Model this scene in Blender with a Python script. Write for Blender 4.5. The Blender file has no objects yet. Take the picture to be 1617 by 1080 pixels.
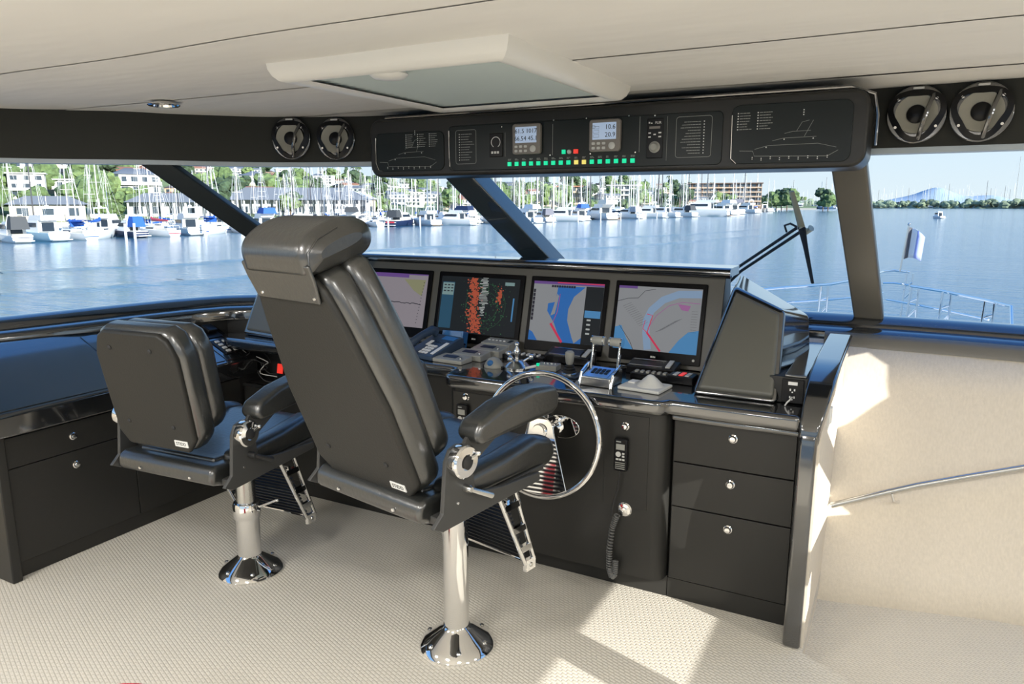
import bpy, bmesh, math, random
from mathutils import Vector, Matrix

SC = bpy.context.scene
COL = SC.collection
PI = math.pi
V = Vector

# ------------------------------------------------------------------ camera
FPX = 1150.0
PITCH = math.atan(218 / FPX)
YAW = math.atan(622 / math.hypot(FPX, 218))
EYE = V((0, 0, 1.6))
cam_data = bpy.data.cameras.new('camera')
cam_data.sensor_width = 36
cam_data.lens = FPX / 1617 * 36
cam_data.clip_start = 0.05
cam_data.clip_end = 20000
cam = bpy.data.objects.new('camera', cam_data)
cam.location = EYE
cam.rotation_euler = (PI / 2 - PITCH, 0, YAW)
COL.objects.link(cam)
SC.camera = cam

# ------------------------------------------------------------------ world, sun, exposure
SC.view_settings.view_transform = 'Standard'
SC.view_settings.look = 'None'
SC.view_settings.gamma = 1
SC.view_settings.use_curve_mapping = False
SC.view_settings.exposure = 0.0
SKY_STRENGTH = 1.12
SUN_STRENGTH = 9.5
SUN_EL = math.radians(17)
SUN_TRAVEL = V((-0.96 * math.cos(SUN_EL), 0.28 * math.cos(SUN_EL), -math.sin(SUN_EL)))
FILL_LAMP_W = 24.0

world = bpy.data.worlds.new('sky')
SC.world = world
world.use_nodes = True
nt = world.node_tree
nt.nodes.clear()
w_out = nt.nodes.new('ShaderNodeOutputWorld')
w_bg = nt.nodes.new('ShaderNodeBackground')
w_bg.inputs['Strength'].default_value = SKY_STRENGTH
w_tc = nt.nodes.new('ShaderNodeTexCoord')
w_sep = nt.nodes.new('ShaderNodeSeparateXYZ')
w_rmp = nt.nodes.new('ShaderNodeValToRGB')
nt.links.new(w_tc.outputs['Generated'], w_sep.inputs[0])
nt.links.new(w_sep.outputs['Z'], w_rmp.inputs[0])
nt.links.new(w_rmp.outputs[0], w_bg.inputs[0])
nt.links.new(w_bg.outputs[0], w_out.inputs[0])
el = w_rmp.color_ramp.elements
el[0].position = 0.0; el[0].color = (0.74, 0.84, 0.90, 1)
el[1].position = 1.0; el[1].color = (0.10, 0.32, 0.95, 1)
for p_, c_ in ((0.06, (0.68, 0.82, 0.93, 1)), (0.18, (0.50, 0.71, 0.93, 1)), (0.45, (0.20, 0.46, 0.94, 1))):
    e_ = el.new(p_); e_.color = c_

sun_data = bpy.data.lights.new('sun', 'SUN')
sun_data.energy = SUN_STRENGTH
sun_data.angle = 0.003
sun_data.color = (1.0, 0.965, 0.90)
sun = bpy.data.objects.new('sun', sun_data)
sun.rotation_euler = SUN_TRAVEL.to_track_quat('-Z', 'Y').to_euler()
sun.location = (6, -2, 8)
COL.objects.link(sun)

# ------------------------------------------------------------------ helpers
def ray(x, y):
    cp, sp, cyw, syw = math.cos(PITCH), math.sin(PITCH), math.cos(YAW), math.sin(YAW)
    fw = V((-syw * cp, cyw * cp, -sp)); rt = V((cyw, syw, 0)); up = rt.cross(fw)
    return (fw * FPX + rt * (x - 808.5) - up * (y - 540)).normalized()
def on_z(x, y, h):                       # where the sight line through a pixel meets a level
    d = ray(x, y); return EYE + d * ((h - EYE.z) / d.z)
def on_dist(x, y, dist):
    d = ray(x, y); return EYE + d * (dist / math.hypot(d.x, d.y))

class B:
    """collects faces; build() links them as one mesh object"""
    def __init__(s): s.v = []; s.f = []; s.m = []; s.cm = 0
    def add(s, vs, fs, M=None):
        n = len(s.v)
        s.v += [tuple(M @ V(p)) if M else tuple(p) for p in vs]
        s.f += [tuple(n + i for i in f) for f in fs]; s.m += [s.cm] * len(fs)
        return s
    def mat(s, i): s.cm = i; return s
    def hexa(s, p):                      # 4 bottom ccw + 4 top ccw
        return s.add(p, [(3, 2, 1, 0), (4, 5, 6, 7), (0, 1, 5, 4), (1, 2, 6, 5), (2, 3, 7, 6), (3, 0, 4, 7)])
    def box(s, x0, x1, y0, y1, z0, z1, M=None):
        return s.add([(x0, y0, z0), (x1, y0, z0), (x1, y1, z0), (x0, y1, z0), (x0, y0, z1), (x1, y0, z1), (x1, y1, z1), (x0, y1, z1)],
                     [(3, 2, 1, 0), (4, 5, 6, 7), (0, 1, 5, 4), (1, 2, 6, 5), (2, 3, 7, 6), (3, 0, 4, 7)], M)
    def prism(s, loop, vec, M=None):     # closed loop of 3d points swept along vec
        n = len(loop); vec = V(vec); a = [V(p) for p in loop]
        nrm = V((0, 0, 0))
        for i in range(n): nrm += a[i].cross(a[(i + 1) % n])
        if nrm.dot(vec) > 0: a.reverse()
        b = [p + vec for p in a]
        fs = [tuple(range(n)), tuple(range(2 * n - 1, n - 1, -1))]
        fs += [((i + 1) % n, i, n + i, n + (i + 1) % n) for i in range(n)]
        return s.add(a + b, fs, M)
    def cyl(s, p0, p1, r0, r1=None, n=16, caps=True, M=None):
        return s.tube([p0, p1], [r0, r0 if r1 is None else r1], n, caps=caps, M=M)
    def tube(s, path, r, n=10, closed=False, caps=True, M=None, flat=1.0):
        path = [V(p) for p in path]; k = len(path)
        rs = r if isinstance(r, (list, tuple)) else [r] * k
        vs = []; fs = []; pu = None
        for i in range(k):
            if closed: t = path[(i + 1) % k] - path[i - 1]
            else: t = path[min(i + 1, k - 1)] - path[max(i - 1, 0)]
            t.normalize()
            if pu is None:
                ref = V((0, 0, 1)) if abs(t.z) < 0.9 else V((1, 0, 0)); pu = (ref - t * ref.dot(t)).normalized()
            else:
                pu = pu - t * pu.dot(t)
                pu = pu.normalized() if pu.length > 1e-6 else V((1, 0, 0))
            w = t.cross(pu)
            for j in range(n):
                a = 2 * PI * j / n
                vs.append(path[i] + (pu * math.cos(a) * flat + w * math.sin(a)) * rs[i])
        for i in range(k if closed else k - 1):
            for j in range(n):
                a = i * n + j; b = i * n + (j + 1) % n; i2 = (i + 1) % k
                fs.append((a, b, i2 * n + (j + 1) % n, i2 * n + j))
        if caps and not closed:
            fs.append(tuple(range(n - 1, -1, -1))); fs.append(tuple((k - 1) * n + j for j in range(n)))
        return s.add(vs, fs, M)
    def lathe(s, prof, base=(0, 0, 0), axis=(0, 0, 1), n=24, M=None, caps=True):   # prof: (radius, height along axis)
        ax = V(axis).normalized(); base = V(base)
        ref = V((1, 0, 0)) if abs(ax.x) < 0.9 else V((0, 1, 0)); u = (ref - ax * ref.dot(ax)).normalized(); w = ax.cross(u)
        vs = []; fs = []; k = len(prof)
        for r, h in prof:
            for j in range(n):
                a = 2 * PI * j / n
                vs.append(base + ax * h + (u * math.cos(a) + w * math.sin(a)) * r)
        for i in range(k - 1):
            for j in range(n):
                fs.append((i * n + j, i * n + (j + 1) % n, (i + 1) * n + (j + 1) % n, (i + 1) * n + j))
        if caps: fs.append(tuple(range(n - 1, -1, -1))); fs.append(tuple((k - 1) * n + j for j in range(n)))
        return s.add(vs, fs, M)
    def ball(s, c, r, nu=12, nv=8, M=None):
        rx, ry, rz = r if isinstance(r, (list, tuple)) else (r, r, r)
        vs = [(c[0], c[1], c[2] + rz)]; fs = []
        for i in range(1, nv):
            t = PI * i / nv
            for j in range(nu):
                a = 2 * PI * j / nu
                vs.append((c[0] + rx * math.sin(t) * math.cos(a), c[1] + ry * math.sin(t) * math.sin(a), c[2] + rz * math.cos(t)))
        vs.append((c[0], c[1], c[2] - rz)); last = len(vs) - 1
        for j in range(nu): fs.append((0, 1 + j, 1 + (j + 1) % nu)); fs.append((last, last - nu + (j + 1) % nu, last - nu + j))
        for i in range(nv - 2):
            for j in range(nu):
                a = 1 + i * nu + j; b = 1 + i * nu + (j + 1) % nu
                fs.append((a, a + nu, b + nu, b))
        return s.add(vs, fs, M)
    def grid(s, fn, nu, nv, M=None):
        vs = [fn(i / nu, j / nv) for j in range(nv + 1) for i in range(nu + 1)]
        fs = [(j * (nu + 1) + i, j * (nu + 1) + i + 1, (j + 1) * (nu + 1) + i + 1, (j + 1) * (nu + 1) + i) for j in range(nv) for i in range(nu)]
        return s.add(vs, fs, M)
    def build(s, name, mat, parent=None, bevel=0, seg=2, sub=0, smooth=38, solid=0):
        me = bpy.data.meshes.new(name)
        me.from_pydata(s.v, [], s.f)
        mats = mat if isinstance(mat, (list, tuple)) else [mat]
        for m_ in mats: me.materials.append(m_)
        if len(mats) > 1: me.polygons.foreach_set('material_index', s.m)
        if smooth:
            me.polygons.foreach_set('use_smooth', [True] * len(me.polygons))
            me.set_sharp_from_angle(angle=math.radians(smooth))
        me.update()
        o = bpy.data.objects.new(name, me)
        COL.objects.link(o)
        if parent: o.parent = parent
        if solid:
            md = o.modifiers.new('solid', 'SOLIDIFY'); md.thickness = solid; md.offset = 0
        if bevel:
            md = o.modifiers.new('bevel', 'BEVEL'); md.width = bevel; md.segments = seg; md.limit_method = 'ANGLE'; md.angle_limit = math.radians(40)
            md.harden_normals = False
            if smooth:
                me.polygons.foreach_set('use_smooth', [True] * len(me.polygons))
                for e in me.edges: e.use_edge_sharp = False
                # large flats stay flat because the bevel takes the turn
                wn = o.modifiers.new('normals', 'WEIGHTED_NORMAL'); wn.keep_sharp = True
        if sub:
            md = o.modifiers.new('sub', 'SUBSURF'); md.levels = sub; md.render_levels = sub
        return o

def tag(o, label=None, cat=None, group=None, kind=None):
    if label: o['label'] = label
    if cat: o['category'] = cat
    if group: o['group'] = group
    if kind: o['kind'] = kind
    return o
def thing(name, label, cat, loc=(0, 0, 0), rz=0, group=None):
    o = bpy.data.objects.new(name, None); COL.objects.link(o)
    o.empty_display_size = 0.1
    o.location = loc; o.rotation_euler = (0, 0, rz)
    return tag(o, label, cat, group)
def copy_tree(o, parent=None):
    c = o.copy(); COL.objects.link(c)
    if parent: c.parent = parent
    for ch in list(o.children): copy_tree(ch, c)
    return c
def text_mesh(name, body, size, M, mat, parent=None, ext=0.0004, align='CENTER'):
    cu = bpy.data.curves.new('t', 'FONT'); cu.body = body; cu.size = size; cu.extrude = ext
    cu.align_x = align; cu.align_y = 'CENTER'; cu.resolution_u = 2
    to = bpy.data.objects.new('t', cu)
    me = bpy.data.meshes.new_from_object(to)
    bpy.data.objects.remove(to); bpy.data.curves.remove(cu)
    me.name = name; me.transform(M); me.materials.clear(); me.materials.append(mat)
    o = bpy.data.objects.new(name, me); COL.objects.link(o)
    if parent: o.parent = parent
    return o
def frame(o, x, y):                       # matrix from origin and two in-plane axes
    x = V(x).normalized(); z = x.cross(V(y)).normalized(); y = z.cross(x)
    M = Matrix((x, y, z)).transposed().to_4x4(); M.translation = V(o); return M
def rrect(x0, x1, y0, y1, r, n=5):
    out = []
    for cx, cy, a0 in ((x1 - r, y0 + r, -90), (x1 - r, y1 - r, 0), (x0 + r, y1 - r, 90), (x0 + r, y0 + r, 180)):
        for i in range(n + 1):
            a = math.radians(a0 + 90 * i / n); out.append((cx + r * math.cos(a), cy + r * math.sin(a)))
    return out

# ------------------------------------------------------------------ materials
def mk(name, col, rough=0.5, metal=0.0, bump=0, bscale=100, bdetail=3, vary=0, vscale=4, spec=0.5, coat=0, emit=None, estr=1.0, trans=0, stretch=None):
    m = bpy.data.materials.new(name); m.use_nodes = True
    nt = m.node_tree; b = nt.nodes['Principled BSDF']
    b.inputs['Base Color'].default_value = (*col, 1)
    b.inputs['Roughness'].default_value = rough
    b.inputs['Metallic'].default_value = metal
    b.inputs['Specular IOR Level'].default_value = spec
    if coat:
        b.inputs['Coat Weight'].default_value = coat; b.inputs['Coat Roughness'].default_value = 0.05 if coat > 0.5 else 0.22; b.inputs['Coat IOR'].default_value = 1.9
    if emit:
        b.inputs['Emission Color'].default_value = (*emit, 1); b.inputs['Emission Strength'].default_value = estr
    if bump or vary:
        tc = nt.nodes.new('ShaderNodeTexCoord'); src = tc.outputs['Object']
        if stretch:
            mp = nt.nodes.new('ShaderNodeMapping'); mp.inputs['Scale'].default_value = stretch
            nt.links.new(src, mp.inputs[0]); src = mp.outputs[0]
    if bump:
        n = nt.nodes.new('ShaderNodeTexNoise'); n.inputs['Scale'].default_value = bscale; n.inputs['Detail'].default_value = bdetail
        bp = nt.nodes.new('ShaderNodeBump'); bp.inputs['Strength'].default_value = bump; bp.inputs['Distance'].default_value = 0.01
        nt.links.new(src, n.inputs['Vector']); nt.links.new(n.outputs['Fac'], bp.inputs['Height']); nt.links.new(bp.outputs[0], b.inputs['Normal'])
    if vary:
        n2 = nt.nodes.new('ShaderNodeTexNoise'); n2.inputs['Scale'].default_value = vscale; n2.inputs['Detail'].default_value = 4
        rp = nt.nodes.new('ShaderNodeValToRGB')
        rp.color_ramp.elements[0].position = 0.3; rp.color_ramp.elements[1].position = 0.7
        rp.color_ramp.elements[0].color = (*[c * (1 - vary) for c in col], 1); rp.color_ramp.elements[1].color = (*[min(1, c * (1 + vary)) for c in col], 1)
        nt.links.new(src, n2.inputs['Vector']); nt.links.new(n2.outputs['Fac'], rp.inputs[0]); nt.links.new(rp.outputs[0], b.inputs['Base Color'])
    return m

M = {}
M['gloss'] = mk('gloss_black_lacquer', (0.010, 0.011, 0.012), 0.13, spec=1.0, coat=1.0)
M['satin'] = mk('satin_black_lacquer', (0.022, 0.0215, 0.0195), 0.34, bump=0.02, bscale=40, spec=0.4)
M['matte'] = mk('matte_black', (0.02, 0.02, 0.019), 0.55)
M['pad'] = mk('padded_charcoal_vinyl', (0.11, 0.11, 0.095), 0.40, bump=0.05, bscale=260)
M['panel'] = mk('dash_panel_graphite', (0.07, 0.067, 0.056), 0.36, bump=0.02, bscale=300)
M['leather'] = mk('black_leather', (0.018, 0.019, 0.0175), 0.34, bump=0.14, bscale=70, bdetail=6, spec=0.9, coat=0.45)
M['shell'] = mk('black_vinyl_shell', (0.021, 0.0205, 0.018), 0.45, bump=0.08, bscale=160, spec=0.35)
M['frame'] = mk('dark_powder_coat', (0.05, 0.05, 0.048), 0.42)
M['chrome'] = mk('polished_chrome', (0.86, 0.86, 0.86), 0.05, 1.0)
M['steel'] = mk('brushed_steel', (0.62, 0.62, 0.60), 0.24, 1.0)
M['rubber'] = mk('black_rubber', (0.018, 0.018, 0.018), 0.6)
M['header'] = mk('dark_header_fabric', (0.018, 0.019, 0.015), 0.75, bump=0.1, bscale=300)
M['mullion'] = mk('bronze_grey_mullion', (0.14, 0.132, 0.11), 0.36, bump=0.03, bscale=120)
M['mull_dark'] = mk('dark_mullion', (0.012, 0.019, 0.023), 0.35, spec=0.35)
M['mull_slate'] = mk('slate_mullion', (0.03, 0.045, 0.055), 0.26, spec=0.9, coat=0.6)
M['wallcloth'] = mk('beige_wall_cloth', (0.66, 0.595, 0.49), 0.8, bump=0.12, bscale=300, vary=0.05, vscale=120, stretch=(1, 1, 0.12))
M['cream'] = mk('cream_plastic', (0.87, 0.855, 0.80), 0.35)
M['white'] = mk('white_plastic', (0.8, 0.8, 0.78), 0.4)
M['grey'] = mk('grey_plastic', (0.33, 0.33, 0.30), 0.4)
M['midgrey'] = mk('mid_grey_instrument', (0.22, 0.20, 0.18), 0.4)
M['pale'] = mk('pale_grey_plastic', (0.6, 0.6, 0.57), 0.45)
M['blackp'] = mk('black_plastic', (0.007, 0.007, 0.008), 0.3, spec=0.25)
M['bezel'] = mk('monitor_bezel', (0.004, 0.004, 0.005), 0.25, spec=0.06)
M['navyp'] = mk('navy_plastic', (0.03, 0.05, 0.085), 0.35)
M['bluebox'] = mk('blue_plastic', (0.03, 0.16, 0.42), 0.35)
M['print'] = mk('white_print', (0.75, 0.75, 0.72), 0.6)
M['printdim'] = mk('grey_print', (0.33, 0.34, 0.32), 0.6)
M['lcd'] = mk('lcd_blue', (0.3, 0.4, 0.55), 0.3, emit=(0.45, 0.55, 0.72), estr=0.45)
M['lcdtext'] = mk('lcd_dark', (0.02, 0.03, 0.06), 0.5)
M['green'] = mk('green_lit_button', (0.0, 0.5, 0.25), 0.3, emit=(0.0, 0.75, 0.36), estr=0.75)
M['yellow'] = mk('yellow_lit_button', (0.8, 0.65, 0.12), 0.3, emit=(0.9, 0.75, 0.2), estr=0.6)
M['red'] = mk('red_lit_button', (0.7, 0.03, 0.02), 0.3, emit=(0.9, 0.05, 0.03), estr=0.6)
M['redcloth'] = mk('red_fabric', (0.75, 0.03, 0.05), 0.8, bump=0.1, bscale=150)
M['cone'] = mk('speaker_cone', (0.3, 0.29, 0.24), 0.5)
M['blind'] = mk('pleated_blind', (0.55, 0.63, 0.62), 0.7)

def glass_mat(name, tint, refl):
    m = bpy.data.materials.new(name); m.use_nodes = True; nt = m.node_tree; nt.nodes.clear()
    out = nt.nodes.new('ShaderNodeOutputMaterial'); mx = nt.nodes.new('ShaderNodeMixShader')
    tr = nt.nodes.new('ShaderNodeBsdfTransparent'); tr.inputs[0].default_value = (*tint, 1)
    gl = nt.nodes.new('ShaderNodeBsdfGlossy'); gl.inputs['Roughness'].default_value = 0.01
    fr = nt.nodes.new('ShaderNodeFresnel'); fr.inputs[0].default_value = refl
    nt.links.new(fr.outputs[0], mx.inputs[0]); nt.links.new(tr.outputs[0], mx.inputs[1]); nt.links.new(gl.outputs[0], mx.inputs[2]); nt.links.new(mx.outputs[0], out.inputs[0])
    return m
M['glass'] = glass_mat('window_glass', (0.94, 0.97, 0.97), 1.25)

def carpet_mat():
    m = mk('beige_loop_carpet', (0.58, 0.53, 0.44), 0.95, spec=0.1)
    nt = m.node_tree; b = nt.nodes['Principled BSDF']
    tc = nt.nodes.new('ShaderNodeTexCoord')
    mp = nt.nodes.new('ShaderNodeMapping'); mp.inputs['Rotation'].default_value = (0, 0, 0.35); mp.inputs['Scale'].default_value = (1, 1, 1)
    nt.links.new(tc.outputs['Object'], mp.inputs[0])
    br = nt.nodes.new('ShaderNodeTexBrick')
    br.inputs['Scale'].default_value = 1.0; br.inputs['Mortar Size'].default_value = 0.004; br.inputs['Mortar Smooth'].default_value = 1.0
    br.inputs['Brick Width'].default_value = 0.026; br.inputs['Row Height'].default_value = 0.013
    br.inputs['Color1'].default_value = (1, 1, 1, 1); br.inputs['Color2'].default_value = (0.85, 0.85, 0.85, 1); br.inputs['Mortar'].default_value = (0, 0, 0, 1)
    nt.links.new(mp.outputs[0], br.inputs['Vector'])
    no = nt.nodes.new('ShaderNodeTexNoise'); no.inputs['Scale'].default_value = 260; no.inputs['Detail'].default_value = 3
    nt.links.new(tc.outputs['Object'], no.inputs['Vector'])
    ad = nt.nodes.new('ShaderNodeMath'); ad.operation = 'MULTIPLY_ADD'; ad.inputs[1].default_value = 0.5
    nt.links.new(no.outputs['Fac'], ad.inputs[0]); nt.links.new(br.outputs['Color'], ad.inputs[2])
    bp = nt.nodes.new('ShaderNodeBump'); bp.inputs['Strength'].default_value = 0.4; bp.inputs['Distance'].default_value = 0.006
    nt.links.new(ad.outputs[0], bp.inputs['Height']); nt.links.new(bp.outputs[0], b.inputs['Normal'])
    rp = nt.nodes.new('ShaderNodeValToRGB')
    rp.color_ramp.elements[0].color = (0.52, 0.48, 0.405, 1); rp.color_ramp.elements[1].color = (0.63, 0.59, 0.51, 1)
    nt.links.new(ad.outputs[0], rp.inputs[0]); nt.links.new(rp.outputs[0], b.inputs['Base Color'])
    return m
M['carpet'] = carpet_mat()

def ceil_mat():
    m = mk('cream_headliner', (0.83, 0.81, 0.765), 0.75, spec=0.2)
    nt = m.node_tree; b = nt.nodes['Principled BSDF']
    tc = nt.nodes.new('ShaderNodeTexCoord')
    mp = nt.nodes.new('ShaderNodeMapping'); mp.inputs['Scale'].default_value = (1.5, 5.5, 1); mp.inputs['Rotation'].default_value = (0, 0, 0.9)
    nt.links.new(tc.outputs['Object'], mp.inputs[0])
    n = nt.nodes.new('ShaderNodeTexNoise'); n.inputs['Scale'].default_value = 1.1; n.inputs['Detail'].default_value = 2
    nt.links.new(mp.outputs[0], n.inputs['Vector'])
    bp = nt.nodes.new('ShaderNodeBump'); bp.inputs['Strength'].default_value = 0.10; bp.inputs['Distance'].default_value = 0.10
    nt.links.new(n.outputs['Fac'], bp.inputs['Height']); nt.links.new(bp.outputs[0], b.inputs['Normal'])
    return m
M['ceil'] = ceil_mat()

# ================================================================== the room shell
HDR = [(-4.0, -4.2), (-4.0, 0.4), (-3.9, 1.4), (-3.70, 1.95), (-3.45, 2.2), (-3.25, 2.37), (-2.95, 2.75), (-2.55, 2.95), (-2.04, 3.06),
       (-1.2, 3.16), (-0.2, 3.2), (0.6, 3.16), (1.6, 3.06), (2.5, 3.02), (3.3, 2.97)]
SILL = [(-4.25, -4.2), (-4.2, 0.4), (-4.0, 1.4), (-3.86, 1.93), (-3.6, 3.05), (-2.91, 3.35), (-2.5, 3.52), (-2.05, 3.68), (-1.595, 3.82),
        (-0.9, 3.94), (-0.114, 3.99), (0.5, 3.97), (1.38, 3.85), (2.4, 3.55), (3.3, 3.15)]
ZH, ZS, ZC = 1.81, 1.05, 2.02

def smooth_poly(poly, k=4):               # Catmull-Rom through the points
    out = []
    for i in range(len(poly) - 1):
        p0 = V(poly[max(i - 1, 0)]); p1 = V(poly[i]); p2 = V(poly[i + 1]); p3 = V(poly[min(i + 2, len(poly) - 1)])
        for j in range(k):
            t = j / k
            out.append(0.5 * ((2 * p1) + (p2 - p0) * t + (2 * p0 - 5 * p1 + 4 * p2 - p3) * t * t + (3 * p1 - p0 - 3 * p2 + p3) * t ** 3))
    out.append(V(poly[-1])); return out
def offset(poly, d):
    poly = [V(p) for p in poly]; out = []
    for i in range(len(poly)):
        t = poly[min(i + 1, len(poly) - 1)] - poly[max(i - 1, 0)]; t.normalize()
        out.append(poly[i] + V((t.y, -t.x)) * d)
    return out
def sweep(b, poly, prof):                 # prof: closed list of (inward offset, z)
    rings = [offset(poly, o) for o, z in prof]; n = len(poly); k = len(prof)
    vs = [(rings[j][i].x, rings[j][i].y, prof[j][1]) for i in range(n) for j in range(k)]
    fs = [(i * k + j, i * k + (j + 1) % k, (i + 1) * k + (j + 1) % k, (i + 1) * k + j) for i in range(n - 1) for j in range(k)]
    fs += [tuple(range(k - 1, -1, -1)), tuple((n - 1) * k + j for j in range(k))]
    return b.add(vs, fs)

# floor and landing
fl = B().prism([(-4.4, -4.2, -0.06), (3.4, -4.2, -0.06), (3.4, 2.05, -0.06), (1.2, 2.25, -0.06), (0.05, 2.46, -0.06), (-0.19, 2.60, -0.06), (-0.19, 3.9, -0.06), (-4.4, 3.9, -0.06)], (0, 0, 0.06)).build('floor', M['carpet'])
tag(fl, 'beige woven loop carpet covering the bridge floor', kind='structure')
ld = B().box(-0.3, 3.4, 2.0, 3.9, -0.16, -0.10).build('floor', M['carpet'])
tag(ld, 'lower carpeted landing beside the console end panel', kind='structure')

# ceiling: overlapping upholstered strips
ce = B().prism([(p.x, p.y, 2.045) for p in offset(smooth_poly(HDR), -0.06)] + [(3.4, -4.25, 2.045)], (0, 0, 0.07)).build('ceiling', M['cream'])
tag(ce, 'cream upholstered ceiling in overlapping strips', kind='structure')
yb = [-4.2, -3.0, -2.1, -1.2, -0.3, 0.75, 1.48, 2.18, 2.88, 3.3]
rng = random.Random(3)
for i in range(len(yb) - 1):
    y0, y1 = yb[i], yb[i + 1]
    ph = rng.random() * 6
    def pan(u, v, y0=y0, y1=y1, ph=ph):
        x = -4.2 + 7.6 * u
        wob = 0.012 * math.sin(x * 1.9 + ph) + 0.006 * math.sin(x * 5.3 + ph * 2)
        y = y0 - 0.012 + (y1 - y0 + 0.024) * v + wob * (v if v > 0.5 else 1 - v) * (1 if 0.02 < v else 1)
        sag = 0.010 * math.sin(PI * v) - 0.004
        lip = 0.0035 * (1 - v) ** 8                       # the near edge of each strip hangs over the next
        wr = 0.0016 * math.sin(x * 7 + y * 9 + ph) * math.sin(PI * v)
        return (x, y, ZC + 0.012 - sag * 0.4 - lip + wr)
    b = B().grid(pan, 90, 14)
    b.f = [tuple(reversed(f)) for f in b.f]
    b.build('ceiling_panel', M['ceil'], ce, smooth=80)

# header above the windows, and the sill below them
hp = smooth_poly(HDR); sp = smooth_poly(SILL)
b = sweep(B(), hp, [(0, ZH), (0, 2.06), (-0.10, 2.06), (-0.10, ZH + 0.05), (-0.06, ZH - 0.01)])
tag(b.build('trim_1', M['header']), 'dark fabric header band running above the windows', kind='structure')
b = sweep(B(), hp, [(-0.005, ZH - 0.022), (-0.005, ZH + 0.002), (-0.09, ZH + 0.002), (-0.09, ZH - 0.022)])
M['gasket'] = mk('pale_window_gasket', (0.42, 0.48, 0.52), 0.4)
tag(b.build('trim_2', M['gasket']), 'pale gasket strip along the window heads', kind='structure')
b = sweep(B(), sp, [(-0.08, ZS), (0.03, ZS), (0.055, ZS - 0.02), (0.065, ZS - 0.045), (0.13, ZS - 0.05), (0.15, ZS - 0.06), (0.155, ZS - 0.075), (0.155, 0.93), (-0.08, 0.93)])
tag(b.build('trim_3', M['gloss'], smooth=50), 'glossy black rounded sill ledge below the windows', kind='structure')

b = sweep(B(), [p for p in sp if p.x > -0.5 and p.x < 3.28], [(0.155, ZS - 0.062), (0.175, ZS - 0.066), (0.19, ZS - 0.08), (0.20, 0.925), (0.155, 0.915)])
tag(b.build('trim_8', M['mullion'], smooth=50), 'bronze grey apron below the starboard sill', kind='structure')
def bar(b, p0, p1, face, side, depth):     # a raked pillar: face width, depth outward
    p0, p1 = V(p0), V(p1); t = (p1 - p0).normalized(); s = V(side); s = (s - t * s.dot(t)).normalized(); n = t.cross(s)
    if n.y < 0: n = -n
    h = face / 2
    q = []
    for p in (p0, p1): q += [p - s * h, p + s * h, p + s * h * 0.8 + n * depth, p - s * h * 0.8 + n * depth]
    return b.hexa(q)
MUL = [((-3.285, 2.36, 1.835), (-2.87, 3.40, 1.0), 0.105, (0.75, 0.65, 0)), ((-2.06, 3.02, 1.87), (-1.575, 3.86, 1.0), 0.135, (1, 0.2, 0)),
       ((-0.235, 3.17, 1.87), (-0.108, 4.0, 1.0), 0.135, (1, 0, 0)), ((1.62, 3.03, 1.87), (1.37, 3.88, 1.0), 0.14, (1, -0.2, 0))]
for i, (p0, p1, wd, sd) in enumerate(MUL):
    o = bar(B(), p0, p1, wd, sd, 0.07 if i == 0 else 0.13).build('trim_%d' % (4 + i), (M['mull_dark'], M['mull_slate'], M['mullion'], M['mullion'])[i], bevel=0.012)
    tag(o, ['dark raked pillar at the port corner of the windshield', 'raked windshield pillar behind the helm chair', 'bronze grey centre pillar of the windshield', 'raked windshield pillar to starboard'][i], kind='structure')

# windows: a ruled pane each
cuts = [(0, 5), (5, 8), (8, 10), (10, 12), (12, 14)]
for k, (a, c) in enumerate(cuts):
    w = bpy.data.objects.new('window_%d' % (k + 1), None); COL.objects.link(w)
    tag(w, ['long port side window overlooking the marina', 'windshield pane beside the port corner pillar', 'centre windshield pane above the screens', 'windshield pane right of the centre pillar', 'starboard corner windshield pane'][k], kind='structure')
    hs = smooth_poly(HDR)[a * 4:c * 4 + 1]; ss = smooth_poly(SILL)[a * 4:c * 4 + 1]
    vs = []; fs = []
    for h, s_ in zip(hs, ss): vs += [(h.x, h.y + 0.03, ZH + 0.03), (s_.x, s_.y + 0.03, ZS - 0.03)]
    for i in range(len(hs) - 1): fs.append((2 * i, 2 * i + 1, 2 * i + 3, 2 * i + 2))
    B().add(vs, fs).build('pane', M['glass'], w, smooth=80)

# curved cloth wall at the stair
T = [(p.x, p.y) for p in offset(sp, 0.18) if -0.6 < p.x < 3.35]
def base_y(x):
    pts = [(-0.6, 3.12), (-0.165, 3.18), (0.2, 3.28), (0.58, 3.38), (1.2, 3.34), (2.2, 3.1), (3.4, 2.7)]
    for (x0, y0), (x1, y1) in zip(pts, pts[1:]):
        if x <= x1: return y0 + (y1 - y0) * (x - x0) / (x1 - x0)
    return 2.7
nT = len(T)
b = B()
vs = []
for (x, y) in T:
    for t in range(7):
        f = t / 6; vs.append((x, y + (base_y(x) - y) * f ** 1.2, 0.95 + (-0.16 - 0.95) * f))
b.add(vs, [(i * 7 + j, i * 7 + j + 1, (i + 1) * 7 + j + 1, (i + 1) * 7 + j) for i in range(nT - 1) for j in range(6)])
tag(b.build('wall_front', M['wallcloth'], solid=0.02, smooth=80), 'beige cloth covered curved wall below the windshield', kind='structure')

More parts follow.
